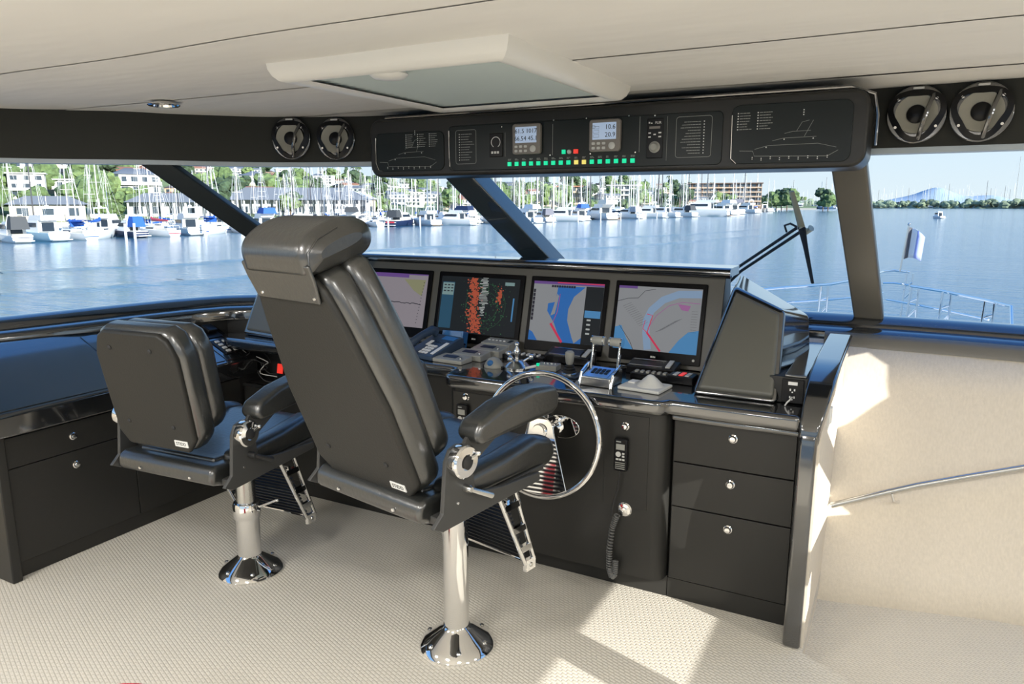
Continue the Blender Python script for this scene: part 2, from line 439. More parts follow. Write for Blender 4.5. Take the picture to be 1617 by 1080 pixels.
# port wall behind the side console; aft wall with a wide open doorway; unseen starboard wall, openings shaped to throw the sun patches
b = sweep(B(), [(-4.25, -4.2), (-4.2, 0.4), (-4.0, 1.4), (-3.9, 1.8)], [(0.12, 0), (0.12, 0.95), (-0.1, 0.95), (-0.1, 0)])
tag(b.build('wall_port', M['wallcloth']), 'port side wall below the long window', kind='structure')
b = B().box(-4.4, -3.4, -4.3, -4.2, 0, 2.05).box(2.6, 3.4, -4.3, -4.2, 0, 2.05).box(-3.4, 2.6, -4.3, -4.2, 1.95, 2.05)
tag(b.build('wall_aft', M['wallcloth']), 'aft wall around the wide open doorway', kind='structure')
outer = [(-4.2, -0.16), (3.1, -0.16), (3.1, 2.05), (-4.2, 2.05)]
sun_openings = [[(1.10, 1.205), (1.75, 1.205), (1.75, 1.355), (1.10, 1.355)], [(0.3, 1.205), (0.93, 1.205), (0.93, 1.355), (0.3, 1.355)],
         [(1.52, 1.75), (1.578, 1.49), (2.45, 1.30), (2.45, 1.45), (1.656, 1.81)], [(1.95, 1.84), (2.45, 1.62), (2.64, 1.68), (2.76, 1.76), (2.81, 1.90), (2.80, 1.99), (2.076, 1.99)],
         [(-3.6, 0.12), (-0.6, 0.12), (-0.6, 1.9), (-3.6, 1.9)]]  # aft opening enlarged so the sunlit floor bounces light inside
bm = bmesh.new(); ed = []
for lp in [outer] + sun_openings:
    vv = [bm.verts.new((3.3, y, z)) for y, z in lp]
    for i in range(len(vv)): ed.append(bm.edges.new((vv[i], vv[(i + 1) % len(vv)])))
bmesh.ops.triangle_fill(bm, use_beauty=True, edges=ed)
me = bpy.data.meshes.new('wall_starboard'); bm.to_mesh(me); bm.free(); me.materials.append(M['wallcloth'])
o = bpy.data.objects.new('wall_starboard', me); COL.objects.link(o)
md = o.modifiers.new('solid', 'SOLIDIFY'); md.thickness = 0.03; md.offset = 1
tag(o, 'unseen starboard wall with openings shaped to throw the sun patches', kind='structure')

b = sweep(B(), [(-3.9, 1.8), (-3.86, 1.93), (-3.6, 3.05), (-2.91, 3.35), (-2.5, 3.52), (-2.05, 3.68), (-1.595, 3.82), (-0.9, 3.94), (-0.45, 3.97)], [(0.10, 0), (0.10, 0.95), (-0.08, 0.95), (-0.08, 0)])
tag(b.build('wall_corner', M['matte']), 'black lining below the sill behind the consoles', kind='structure')

# handrail on the curved wall
hr = thing('handrail', 'slim stainless handrail sloping along the beige stair wall', 'handrail', (0.2, 3.2, 0.5))
def wall_pt(px_, py_):
    d = ray(px_, py_)
    for i in range(400):                    # march to the wall
        p = EYE + d * (2.5 + i * 0.006)
        f = (0.95 - p.z) / 1.11
        ty = min(T, key=lambda q: abs(q[0] - p.x))[1]
        if p.y >= ty + (base_y(p.x) - ty) * max(0, min(1, f)) ** 1.2 - 0.075: return p
    return p
rail = [wall_pt(x, y) - hr.location for x, y in ((1312, 798), (1350, 789), (1400, 777), (1450, 766), (1530, 752), (1617, 738), (1700, 726), (1800, 712), (1900, 700))]
B().tube(rail, 0.013, 10).build('rail', M['steel'], hr)
wp = rail[2]
B().tube([wp + V((0.02, 0, -0.004)), wp + V((0.03, 0.0, -0.035)), wp + V((0.05, 0.03, -0.05)), wp + V((0.055, 0.075, -0.045))], 0.006, 8).lathe([(0.018, 0), (0.018, 0.006), (0.012, 0.012)], wp + V((0.055, 0.078, -0.045)), (0, -1, 0), 16).build('bracket', M['chrome'], hr)

# ceiling hatch with pleated blind
ht = thing('roof_hatch', 'cream framed ceiling hatch with pleated grey blind', 'hatch', (-1.37, 2.24, ZC))
x0, x1, y0, y1 = -0.43, 0.43, -0.49, 0.47
def hatch_side(p0, p1, w, dz):
    p0, p1 = V(p0), V(p1); t = (p1 - p0).normalized(); n = V((-t.y, t.x, 0))
    ring = []
    for a in range(9):
        an = PI * a / 8
        o_ = w * (0.5 + 0.5 * math.cos(an)); ring.append((o_, 0.016 - (dz + 0.016) * math.sin(an) if o_ < w / 2 else -dz * (1 - 0.25 * ((o_ - w / 2) / (w / 2)) ** 2)))
    vs = [p0 + n * o + V((0, 0, z)) + t * o for o, z in ring] + [p1 + n * o + V((0, 0, z)) - t * o for o, z in ring]
    return B().add(vs, [(i, i + 1, 10 + i, 9 + i) for i in range(8)] + [tuple(range(8, -1, -1)), tuple(range(9, 18))])
for p0, p1 in (((x0, y0), (x1, y0)), ((x1, y0), (x1, y1)), ((x1, y1), (x0, y1)), ((x0, y1), (x0, y0))):
    hatch_side((*p0, 0), (*p1, 0), 0.085, 0.045).build('frame', M['cream'], ht)
b = B()
n = 20
pl = []
for i in range(n * 2 + 1):
    y = y0 + 0.06 + (y1 - y0 - 0.12) * i / (2 * n); pl.append((y, -0.020 - (0.006 if i % 2 else 0)))
vs = [(x0 + 0.06, y, z) for y, z in pl] + [(x1 - 0.06, y, z) for y, z in pl]; k = len(pl)
b.add(vs, [(i, i + 1, k + i + 1, k + i) for i in range(k - 1)]); b.build('blind', M['blind'], ht, smooth=0)
B().box(x0 + 0.05, x1 - 0.05, y0 + 0.062, y0 + 0.082, -0.034, -0.016).build('blind_rail', M['white'], ht, bevel=0.003)
B().lathe([(0.001, 0), (0.052, 0), (0.06, -0.01), (0.045, -0.022), (0.001, -0.026)][::-1], (-0.03, y0 + 0.098, -0.030), (0, 0, 1), 24).build('handle', M['cream'], ht)

# recessed ceiling lights (the one in view, plus unseen ones added to brighten the bridge)
def downlight(x, y, label, power):
    t = thing('ceiling_light', label, 'light', (x, y, ZC - 0.004), 0, 'recessed ceiling lights')
    B().lathe([(0.048, 0.004), (0.062, 0.004), (0.066, -0.001), (0.060, -0.006), (0.050, -0.004), (0.044, 0.012), (0.042, 0.012)], n=28).build('ring', M['chrome'], t)
    B().lathe([(0.001, 0.0), (0.043, 0.0), (0.043, 0.003), (0.001, 0.003)], (0, 0, 0.006)).build('lens', M['pale'], t)
    if power:
        l = bpy.data.lights.new('lamp', 'AREA'); l.shape = 'DISK'; l.size = 0.35; l.energy = power; l.color = (1, 0.97, 0.925)
        lo = bpy.data.objects.new('lamp', l); COL.objects.link(lo); lo.parent = t; lo.location = (0, 0, -0.03)
downlight(-2.84, 2.17, 'round chrome recessed light in the ceiling above the port chair', 0)
for i, (x, y) in enumerate(((-2.9, 0.3), (-1.4, 0.3), (0.1, 0.3), (1.6, 0.6), (-2.9, -1.6), (-1.0, -1.6), (1.0, -1.6), (1.9, 2.0))):
    downlight(x, y, 'unseen round recessed light added to brighten the bridge', FILL_LAMP_W)

# ================================================================== helm console
def knob(parent, p, axis=(0, -1, 0), r=0.0165, mat=None):     # polished push-button latch
    return B().lathe([(r * 1.05, 0), (r * 1.05, 0.004), (r * 0.8, 0.006), (r * 0.8, 0.012), (r * 0.62, 0.016), (r * 0.3, 0.0165)], p, axis, 18).build('knob', mat or M['chrome'], parent)

# right drawer cabinet
cab = thing('drawer_cabinet', 'satin black three drawer cabinet at the right end of the console', 'cabinet', (-0.5, 2.75, 0))
def W(o, b):                                # shift world coordinates into a parent at location o
    b.v = [(x - o.location.x, y - o.location.y, z - o.location.z) for x, y, z in b.v]; return b
W(cab, B().box(-0.735, -0.262, 2.76, 3.05, 0.085, 0.80)).build('body', M['matte'], cab)
W(cab, B().box(-0.735, -0.262, 2.752, 3.05, 0.0, 0.085)).build('plinth', M['satin'], cab)
for z0, z1, zk in ((0.595, 0.768, 0.721), (0.408, 0.590, 0.537), (0.092, 0.403, 0.352)):
    d = W(cab, B().box(-0.729, -0.275, 2.742, 2.765, z0, z1)).build('drawer', M['satin'], cab, bevel=0.002)
    knob(d, V((-0.503, 2.742, zk)) - cab.location)
W(cab, B().box(-0.735, -0.262, 2.70, 2.78, 0.772, 0.80)).build('apron', M['gloss'], cab, bevel=0.01)

# centre cabinet with rounded front corners
ctr = thing('helm_cabinet', 'satin black helm cabinet with rounded corner behind the steering wheel', 'cabinet', (-1.25, 2.75, 0))
prof = rrect(-1.76, -0.742, 2.685, 3.15, 0.055, 6)
W(ctr, B().prism([(x, y, 0.09) for x, y in prof], (0, 0, 0.70))).build('body', M['satin'], ctr, smooth=35)
W(ctr, B().prism([(x, y, 0.0) for x, y in rrect(-1.76, -0.735, 2.752, 3.5, 0.01, 2)], (0, 0, 0.09))).build('plinth', M['satin'], ctr)
d = W(ctr, B().box(-1.0, -0.815, 2.6815, 2.688, 0.385, 0.775)).build('access_door', M['satin'], ctr, bevel=0.0015)
knob(d, V((-0.912, 2.6815, 0.728)) - ctr.location)
d = W(ctr, B().box(-1.725, -1.50, 2.6815, 2.688, 0.385, 0.775)).build('access_door', M['satin'], ctr, bevel=0.0015)
knob(d, V((-1.655, 2.6815, 0.755)) - ctr.location)

# left cabinet, set back, with an open niche
lc = thing('knee_cabinet', 'recessed black console base behind the two chairs', 'cabinet', (-2.5, 2.85, 0))
W(lc, B().box(-3.24, -1.765, 2.84, 3.08, 0.08, 0.60)).build('body', M['satin'], lc, bevel=0.004)
W(lc, B().box(-3.24, -1.765, 2.855, 3.08, 0.0, 0.08)).build('plinth', M['satin'], lc)
W(lc, B().box(-3.24, -1.765, 3.04, 3.08, 0.60, 0.80)).build('niche_back', M['matte'], lc)
W(lc, B().box(-2.28, -1.765, 2.83, 3.03, 0.60, 0.80)).build('upper_panel', M['satin'], lc, bevel=0.004)
W(lc, B().box(-3.24, -2.28, 2.83, 2.86, 0.585, 0.605)).build('niche_edge', M['gloss'], lc, bevel=0.004)

# one continuous glossy worktop
loop = [(-3.42, 2.86), (-3.3, 2.80), (-1.80, 2.775), (-1.765, 2.76), (-1.75, 2.66), (-1.73, 2.635), (-1.70, 2.625), (-0.79, 2.625), (-0.755, 2.635), (-0.735, 2.665), (-0.262, 2.665),
        (-0.262, 3.55), (-2.6, 3.22), (-3.0, 3.12), (-3.42, 2.93)]
wt = B().prism([(x, y, 0.80) for x, y in loop], (0, 0, 0.06)).build('worktop', M['gloss'], bevel=0.018, seg=4)
tag(wt, 'glossy black continuous worktop of the helm console', 'worktop')

# right end panel with swept top, cloth outside
ep = thing('end_panel', 'black swept end panel with beige cloth outer face beside the landing', 'panel', (-0.22, 3.0, 0))
side = [(2.605, 0.0), (2.625, 0.5), (2.645, 0.76), (2.665, 0.83), (2.71, 0.885), (2.80, 0.945), (2.90, 0.975), (3.05, 0.99), (3.62, 1.0), (3.62, 0.0)]
W(ep, B().prism([(-0.262, y, z) for y, z in side], (0.062, 0, 0))).build('post', M['gloss'], ep, bevel=0.014, seg=3)
inner = [(2.63, -0.1), (2.65, 0.5), (2.67, 0.76), (2.70, 0.82), (2.76, 0.87), (2.88, 0.925), (3.05, 0.945), (3.7, 0.955), (3.7, -0.1)]
W(ep, B().prism([(-0.2, y, z) for y, z in inner], (0.008, 0, 0))).build('cloth_face', M['wallcloth'], ep)
cap = [(2.655, 0.80), (2.675, 0.85), (2.72, 0.905), (2.81, 0.962), (2.91, 0.99), (3.06, 1.003), (3.63, 1.012)]
xo = [-0.199, -0.192, -0.180, -0.168, -0.163, -0.162, -0.162]
cv = []
for (y, z), x in zip(cap, xo): cv += [(-0.264, y, z), (x, y, z), (x, y + 0.012, z - 0.055), (-0.264, y + 0.012, z - 0.055)]
W(ep, B().add(cv, [(i * 4 + j, i * 4 + (j + 1) % 4, (i + 1) * 4 + (j + 1) % 4, (i + 1) * 4 + j) for i in range(6) for j in range(4)] + [(3, 2, 1, 0), (24, 25, 26, 27)])).build('cap', M['gloss'], ep, bevel=0.010, seg=3)
W(ep, B().box(-0.194, -0.186, 2.90, 2.97, 0.76, 0.86)).build('switch_plate', M['pale'], ep, bevel=0.002)
W(ep, B().box(-0.188, -0.178, 2.915, 2.93, 0.78, 0.84).box(-0.188, -0.178, 2.94, 2.955, 0.78, 0.84)).build('rocker', M['white'], ep, bevel=0.002)

# lidded box with sockets between pod and end panel
sb = thing('socket_box', 'black lidded locker with power sockets beside the padded pod', 'locker', (-0.33, 3.1, 0.86))
W(sb, B().box(-0.40, -0.262, 2.835, 3.58, 0.862, 0.962)).build('body', M['matte'], sb, bevel=0.003)
W(sb, B().box(-0.345, -0.268, 2.83, 3.57, 0.963, 0.973)).build('lid', M['gloss'], sb, bevel=0.003)
pl_ = W(sb, B().box(-0.352, -0.275, 2.827, 2.836, 0.866, 0.955)).build('socket_plate', M['blackp'], sb, bevel=0.002)
for z_ in (0.941,):
    W(sb, B().box(-0.33, -0.297, 2.823, 2.829, z_ - 0.006, z_ + 0.006)).build('switch', M['white'], pl_)
for z_ in (0.916, 0.888):
    W(sb, B().box(-0.324, -0.319, 2.825, 2.829, z_ - 0.004, z_ + 0.004).box(-0.309, -0.304, 2.825, 2.829, z_ - 0.004, z_ + 0.004).lathe([(0.003, 0), (0.003, 0.003)], (-0.314, 2.829, z_ - 0.009), (0, -1, 0), 8)).build('outlet', M['white'], pl_)
tag(B().tube([(-0.313, 2.82, 0.89), (-0.316, 2.79, 0.887), (-0.326, 2.785, 0.875), (-0.332, 2.79, 0.863)], 0.003, 6).build('charging_cable', M['white']), 'short white cable plugged into the console socket', 'cable')

# instrument dash: graphite sloping panel, top rail
dash = thing('instrument_dash', 'graphite sloping dashboard bank holding four monitors', 'dashboard', (-1.7, 3.25, 0.86))
W(dash, B().prism([(-2.78, y, z) for y, z in ((3.205, 0.862), (3.315, 1.285), (3.42, 1.285), (3.5, 0.862))], (2.10, 0, 0))).build('panel', M['panel'], dash, bevel=0.004)
W(dash, B().tube([(-2.80, 3.33, 1.296), (-2.0, 3.325, 1.297), (-0.655, 3.30, 1.297)], [0.024] * 3, 14).box(-2.8, -0.66, 3.32, 3.5, 1.28, 1.318)).build('top_rail', M['gloss'], dash, smooth=50)
up_t = (V((0, 3.315, 1.285)) - V((0, 3.205, 0.862))).normalized()
def dash_pt(x, s, out=0.0):                # on the sloping panel: s metres above the worktop along the slope
    n = V((0, -up_t.z, up_t.y)); return V((x, 3.205, 0.862)) + up_t * s + n * out

def pod(name, label, pts, pad, parent_loc):
    t = thing(name, label, 'console pod', parent_loc)
    W(t, B().hexa([V(p) for p in pts])).build('body', M['gloss'], t, bevel=0.02, seg=4)
    q = [V(p) for p in pad]; c = sum(q, V((0, 0, 0))) / 4
    n = (q[1] - q[0]).cross(q[3] - q[0]).normalized()
    if n.y > 0: n = -n
    q = [c + (p - c) * 0.985 for p in q]
    W(t, B().prism([p - n * 0.02 for p in q], n * 0.034)).build('padded_face', M['pad'], t, bevel=0.016, seg=4)
    return t
BL, BR, TR, TL = (-0.685, 2.80, 0.86), (-0.362, 2.80, 0.86), (-0.385, 3.0, 1.19), (-0.60, 3.09, 1.265)
pod('console_pod', 'charcoal padded wedge pod right of the monitors', [BL, BR, (-0.315, 3.5, 0.86), (-0.70, 3.5, 0.86), TL, TR, (-0.32, 3.32, 1.13), (-0.64, 3.42, 1.29)],
    [V(BL) + V((0.02, 0, 0.02)), V(BR) + V((-0.012, 0, 0.02)), V(TR) + V((-0.012, 0, -0.015)), V(TL) + V((0.008, 0, -0.02))], (-0.5, 3.0, 0.86))
pod('console_pod', 'dark wedge pod at the left end of the monitors', [(-3.32, 2.92, 0.86), (-2.80, 2.86, 0.86), (-2.79, 3.18, 0.86), (-3.2, 3.03, 0.86), (-3.23, 3.02, 1.20), (-2.83, 3.08, 1.275), (-2.79, 3.28, 1.29), (-3.15, 3.14, 1.2)],
    [(-3.28, 2.925, 0.885), (-2.83, 2.87, 0.885), (-2.85, 3.065, 1.25), (-3.21, 3.01, 1.18)], (-3.05, 3.1, 0.86))

# ------------------------------------------------------------------ monitors
def em(name, c, s=0.8):
    m = mk(name, tuple(x * 0.2 for x in c), 0.4, emit=c, estr=s, spec=0.12); return m
SCR = dict(lav=em('screen_lavender', (0.25, 0.225, 0.25), 0.75), purple=em('screen_purple', (0.12, 0.06, 0.22)), olive=em('screen_olive', (0.22, 0.22, 0.13), 0.8), line=em('screen_black', (0.02, 0.02, 0.03)),
           dark=em('screen_dark', (0.010, 0.013, 0.016)), teal=em('screen_teal', (0.02, 0.07, 0.12)), pteal=em('screen_paleteal', (0.17, 0.26, 0.26)), red=em('radar_red', (0.36, 0.075, 0.04), 0.85), white=em('radar_white', (0.42, 0.45, 0.44), 0.7),
           green=em('radar_green', (0.03, 0.12, 0.05), 0.7), land=em('chart_land', (0.24, 0.25, 0.265), 0.75), blue=em('chart_water', (0.02, 0.115, 0.36), 0.85), pblue=em('chart_paleblue', (0.20, 0.29, 0.42), 0.8), track=em('chart_red', (0.5, 0.03, 0.08), 0.85),
           magenta=em('chart_magenta', (0.3, 0.12, 0.28), 0.75), mblue=em('chart_midblue', (0.06, 0.20, 0.40), 0.85))
def monitor(label, x0, x1, name='monitor'):
    t = thing(name, label, 'monitor', dash_pt((x0 + x1) / 2, 0.02), 0, 'monitors in the dashboard')
    w = x1 - x0; h = 0.36
    Mx = frame((0, 0, 0), (1, 0, 0), up_t)      # local x along the ship, y up the slope, z towards the helm
    B().prism([(x, y, -0.01) for x, y in rrect(-w / 2, w / 2, 0, h + 0.012, 0.006, 3)], (0, 0, 0.02), Mx).build('bezel', M['bezel'], t, bevel=0.002)
    return t, Mx, w, h
def flat(t, Mx, polys, mat, lift, name):
    b = B()
    for p in polys: b.prism([(x, y, 0.0103 + lift) for x, y in p], (0, 0, 0.0003), Mx)
    o_ = b.build(name, mat, t, smooth=0)
    if len(polys) > 20: o_['kind'] = 'stuff'
    return o_
def strip(pts, wd):
    L = []; R = []
    for i, p in enumerate(pts):
        a = V(pts[max(i - 1, 0)]); c = V(pts[min(i + 1, len(pts) - 1)]); d = (c - a).normalized(); n = V((-d.y, d.x)) * wd / 2
        L.append((p[0] + n.x, p[1] + n.y)); R.append((p[0] - n.x, p[1] - n.y))
    return [[L[i], L[i + 1], R[i + 1], R[i]] for i in range(len(pts) - 1)]
def rect(x0, x1, y0, y1): return [(x0, y0), (x1, y0), (x1, y1), (x0, y1)]
def logo(t, Mx, w):
    B().box(-0.012, -0.003, 0.020, 0.028, 0.0102, 0.0106, Mx).box(-0.001, 0.004, 0.020, 0.028, 0.0102, 0.0106, Mx).box(0.006, 0.011, 0.020, 0.027, 0.0102, 0.0106, Mx).build('maker_mark', M['print'], t)
    B().lathe([(0.006, 0), (0.006, 0.0012)], Mx @ V((w / 2 - 0.03, 0.024, 0.0102)), Mx.to_3x3() @ V((0, 0, 1)), 12).build('power_button', M['pale'], t)
rr = random.Random(11)
# depth sounder
t, Mx, w, h = monitor('leftmost monitor, showing a lavender sounder page with one line', -2.66, -2.235)
s0, s1, v0, v1 = -w / 2 + 0.02, w / 2 - 0.025, 0.055, h - 0.012
flat(t, Mx, [rect(s0, s1, v0, v1)], SCR['lav'], 0, 'screen')
flat(t, Mx, [rect(s0, 0.06, v1 - 0.022, v1 - 0.002), rect(s0, s1, v1 - 0.006, v1)], SCR['purple'], 0.0004, 'menu_bar')
flat(t, Mx, [[(0.03, v1 - 0.03), (s1 - 0.012, v1 - 0.03), (s1 - 0.03, v1 - 0.12), (0.10, v1 - 0.09)]], SCR['olive'], 0.0004, 'range_sector')
ln = [(s0 + 0.1 + i * 0.012, 0.19 - i * 0.0003 + rr.uniform(-0.003, 0.003)) for i in range(22)]
flat(t, Mx, strip(ln, 0.004) + [rect(s1 - 0.05 + i * 0.002, s1 - 0.045 + i * 0.002, 0.08 + i * 0.017, 0.084 + i * 0.017) for i in range(14)], SCR['line'], 0.0006, 'trace')
logo(t, Mx, w)
# radar
t, Mx, w, h = monitor('wide monitor showing a red radar picture on black', -2.19, -1.672)
s0, s1, v0, v1 = -w / 2 + 0.02, w / 2 - 0.025, 0.05, h - 0.012
flat(t, Mx, [rect(s0, s1, v0, v1)], SCR['dark'], 0, 'screen')
flat(t, Mx, [rect(s0 + 0.01, s0 + 0.085, v0 + 0.02, v1 - 0.03)], SCR['teal'], 0.0004, 'side_panel')
flat(t, Mx, [rect(s0 + 0.012, s0 + 0.082, v1 - 0.10, v1 - 0.035), rect(s1 - 0.085, s1 - 0.03, v1 - 0.035, v1 - 0.018)], SCR['pteal'], 0.0006, 'data_boxes')
flat(t, Mx, [rect(s0 + 0.02 + i * 0.022, s0 + 0.034 + i * 0.022, v1 - 0.05 - j * 0.016, v1 - 0.044 - j * 0.016) for i in range(3) for j in range(3)], SCR['line'], 0.0008, 'data_text')
flat(t, Mx, [rect(s1 - 0.03, s1 - 0.022, v0 + 0.08, v0 + 0.20)], SCR['mblue'], 0.0006, 'gain_bar')
red = []; wh = []; gr = []
cxr, cyr = 0.045, (v0 + v1) / 2
for i in range(480):
    y = rr.uniform(v0 + 0.005, v1 - 0.005); f = (y - v0) / (v1 - v0)
    c = -0.03 + 0.03 * (1 - f) ** 2 + 0.008 * math.sin(f * 12); s = 0.02 + 0.016 * (1 - f)
    x = rr.gauss(c, s * 0.6); a = rr.uniform(0.0015, 0.0055); red.append(rect(x - a, x + a * 1.1, y - a * 0.8, y + a * 0.8))
for i in range(60):
    x = rr.gauss(0.125, 0.008); y = rr.gauss(v0 + 0.205, 0.022); a = rr.uniform(0.0015, 0.005); red.append(rect(x - a, x + a, y - a, y + a))
for i in range(26):
    y = v0 + 0.10 + i * 0.0078; a = rr.uniform(0.010, 0.028) * (0.6 if i < 8 else 1); x = 0.03 + rr.uniform(-0.006, 0.006); wh.append(rect(x - a, x + a, y, y + rr.uniform(0.002, 0.005)))
for i in range(240):
    r_ = abs(rr.gauss(0.10, 0.035)); a = rr.uniform(0, 2 * PI); x = cxr + r_ * math.cos(a); y = cyr + r_ * math.sin(a); q = rr.uniform(0.001, 0.003)
    if v0 < y - q and y + q < v1 and s0 + 0.09 < x < s1 - 0.035: gr.append(rect(x - q, x + q, y - q, y + q))
for r_ in (0.075, 0.118):
    gr += strip([(cxr + r_ * math.cos(a * PI / 24), cyr + r_ * math.sin(a * PI / 24)) for a in range(49)], 0.0012)
flat(t, Mx, gr, SCR['green'], 0.0004, 'radar_clutter'); flat(t, Mx, red, SCR['red'], 0.0006, 'radar_echo'); flat(t, Mx, wh, SCR['white'], 0.0009, 'radar_echo')
logo(t, Mx, w)
# first chart plotter
t, Mx, w, h = monitor('monitor with a blue channel chart and dark side column', -1.635, -1.222)
s0, s1, v0, v1 = -w / 2 + 0.018, w / 2 - 0.02, 0.05, h - 0.012
flat(t, Mx, [rect(s0, s1, v0, v1)], SCR['land'], 0, 'screen')
flat(t, Mx, [[(-0.055, v1 - 0.02), (0.09, v1 - 0.02), (0.035, v1 - 0.07), (0.012, v1 - 0.13), (0.012, v0 + 0.11), (0.045, v0 + 0.03), (0.06, v0), (-0.01, v0), (-0.055, v0 + 0.09), (-0.10, v0 + 0.15), (-0.10, v1 - 0.11), (-0.06, v1 - 0.10)],
             ], SCR['blue'], 0.0004, 'chart_water')
flat(t, Mx, [[(0.06, v0), (s1, v0), (s1, v0 + 0.07), (0.10, v0 + 0.035)]], SCR['blue'], 0.0004, 'chart_water')
flat(t, Mx, [[(s0, v0), (s0 + 0.05, v0), (s0 + 0.02, v0 + 0.04), (s0, v0 + 0.05)]], SCR['blue'], 0.0004, 'chart_water')
flat(t, Mx, [[(-0.07, v1 - 0.13), (-0.055, v1 - 0.06), (-0.045, v1 - 0.07), (-0.058, v1 - 0.16), (-0.08, v1 - 0.17)]], SCR['land'], 0.0006, 'chart_island')
flat(t, Mx, strip([(-0.04, v1 - 0.06), (-0.045, v0 + 0.15), (-0.065, v0 + 0.09)], 0.002) + strip([(-0.075, v0 + 0.09), (-0.005, v0)], 0.012), SCR['track'], 0.0006, 'chart_track')
flat(t, Mx, [rect(0.095, s1, v0, v1 - 0.016)], SCR['dark'], 0.0008, 'side_column')
flat(t, Mx, [rect(0.10, s1 - 0.005, v0 + 0.13, v0 + 0.165)], SCR['mblue'], 0.001, 'side_box')
flat(t, Mx, [rect(0.115, 0.135, v0 + 0.115 - i * 0.022, v0 + 0.123 - i * 0.022) for i in range(4)], SCR['white'], 0.001, 'side_text')
flat(t, Mx, [rect(s0, s1, v1 - 0.014, v1)], SCR['purple'], 0.0008, 'menu_bar'); flat(t, Mx, [rect(-0.06, s1, v1 - 0.006, v1 - 0.001)], SCR['track'], 0.001, 'alarm_bar')
flat(t, Mx, [rect(s0 + 0.002, s0 + 0.014, v0 + 0.10 + i * 0.02, v0 + 0.117 + i * 0.02) for i in range(8)] + [rect(-0.09 + i * 0.013, -0.079 + i * 0.013, v1 - 0.028, v1 - 0.017) for i in range(10)], SCR['line'], 0.001, 'tool_buttons')
logo(t, Mx, w)
# second chart plotter
t, Mx, w, h = monitor('rightmost monitor, pale street chart with red route', -1.185, -0.752)
s0, s1, v0, v1 = -w / 2 + 0.018, w / 2 - 0.02, 0.05, h - 0.012
flat(t, Mx, [rect(s0, s1, v0, v1)], SCR['land'], 0, 'screen')
flat(t, Mx, [[(0.07, v0), (s1, v0), (s1, v0 + 0.11), (0.15, v0 + 0.10), (0.11, v0 + 0.06)]], SCR['mblue'], 0.0004, 'chart_water')
flat(t, Mx, [[(s0, v0), (s0 + 0.10, v0), (s0 + 0.06, v0 + 0.05), (s0 + 0.03, v0 + 0.11), (s0, v0 + 0.10)]], SCR['mblue'], 0.0004, 'chart_water')
ch = [(-0.03, v0 + 0.005), (-0.045, v0 + 0.08), (-0.05, v0 + 0.14), (-0.03, v0 + 0.19), (0.02, v0 + 0.24), (0.09, v0 + 0.27), (s1 - 0.002, v0 + 0.275)]
flat(t, Mx, strip(ch, 0.034), SCR['pblue'], 0.0004, 'chart_channel')
flat(t, Mx, strip([(-0.04, v0 + 0.10), (-0.005, v0 + 0.165), (0.05, v0 + 0.215), (0.11, v0 + 0.235), (s1 - 0.004, v0 + 0.232)], 0.003) + [[(0.09, v0 + 0.225), (0.15, v0 + 0.22), (0.14, v0 + 0.195), (0.11, v0 + 0.198)]], SCR['magenta'], 0.0006, 'chart_boundary')
flat(t, Mx, strip([(-0.04, v0 + 0.085), (-0.022, v0 + 0.165), (-0.05, v0 + 0.17)], 0.004) + strip([(-0.042, v0 + 0.085), (0.03, v0 + 0.002)], 0.009) + strip([(-0.042, v0 + 0.085), (-0.062, v0 + 0.10), (-0.055, v0 + 0.14)], 0.003), SCR['track'], 0.0008, 'chart_route')
roads = strip([(s0, v1 - 0.075), (-0.15, v1 - 0.06), (-0.10, v1 - 0.055), (-0.07, v1 - 0.02), (-0.02, v1 - 0.01)], 0.002) + strip([(s0 + 0.02, v0 + 0.11), (-0.12, v0 + 0.04), (-0.10, v0)], 0.002)
for i in range(9): roads += strip([(s1 - 0.04, v0 + 0.10 + i * 0.012), (s1 - 0.012, v0 + 0.10 + i * 0.012)], 0.0008)
for i in range(10): roads += strip([(0.0 + i * 0.009, v0 + 0.09 + i * 0.006), (0.035 + i * 0.009, v0 + 0.105 + i * 0.006)], 0.0008)
for i in range(12): roads += strip([(-0.17 + i * 0.008, v0 + 0.20 - i * 0.008), (-0.13 + i * 0.008, v0 + 0.22 - i * 0.008)], 0.0008)
flat(t, Mx, roads, SCR['line'], 0.0006, 'chart_roads'); flat(t, Mx, [rect(s0, s0 + 0.09, v1 - 0.012, v1)], SCR['purple'], 0.0008, 'menu_bar')
logo(t, Mx, w)

# ------------------------------------------------------------------ overhead console
oh = thing('overhead_console', 'long black overhead instrument console hanging above the windshield', 'console', (-1.2, 2.9, 1.72))
yf = 2.85
shell = [(x, z) for x, z in rrect(-2.285, -0.135, 1.725, 1.99, 0.055, 8)]
W(oh, B().prism([(x, yf, z) for x, z in shell], (0, 0.34, 0))).build('housing', M['satin'], oh, bevel=0.016, seg=4)
W(oh, B().tube([(-2.2, yf + 0.02, 1.996), (-0.6, yf + 0.02, 1.998), (-0.2, yf + 0.02, 1.998), (-0.125, yf + 0.03, 1.97), (-0.112, yf + 0.04, 1.90), (-0.112, yf + 0.05, 1.80)], 0.006, 8)).build('gasket', M['gloss'], oh)
def inset(name, x0, x1, z0, z1, r, mat):
    return W(oh, B().prism([(x, yf - 0.006, z) for x, z in rrect(x0, x1, z0, z1, r, 5)], (0, 0.01, 0))).build(name, mat, oh, bevel=0.003)
M['plate'] = mk('instrument_plate', (0.010, 0.014, 0.014), 0.3, spec=0.3)
pL = inset('light_panel', -2.245, -1.86, 1.75, 1.925, 0.03, M['plate'])
pC = inset('instrument_panel', -1.835, -0.625, 1.745, 1.94, 0.02, M['plate'])
pR = inset('alarm_panel', -0.595, -0.185, 1.745, 1.955, 0.03, M['plate'])
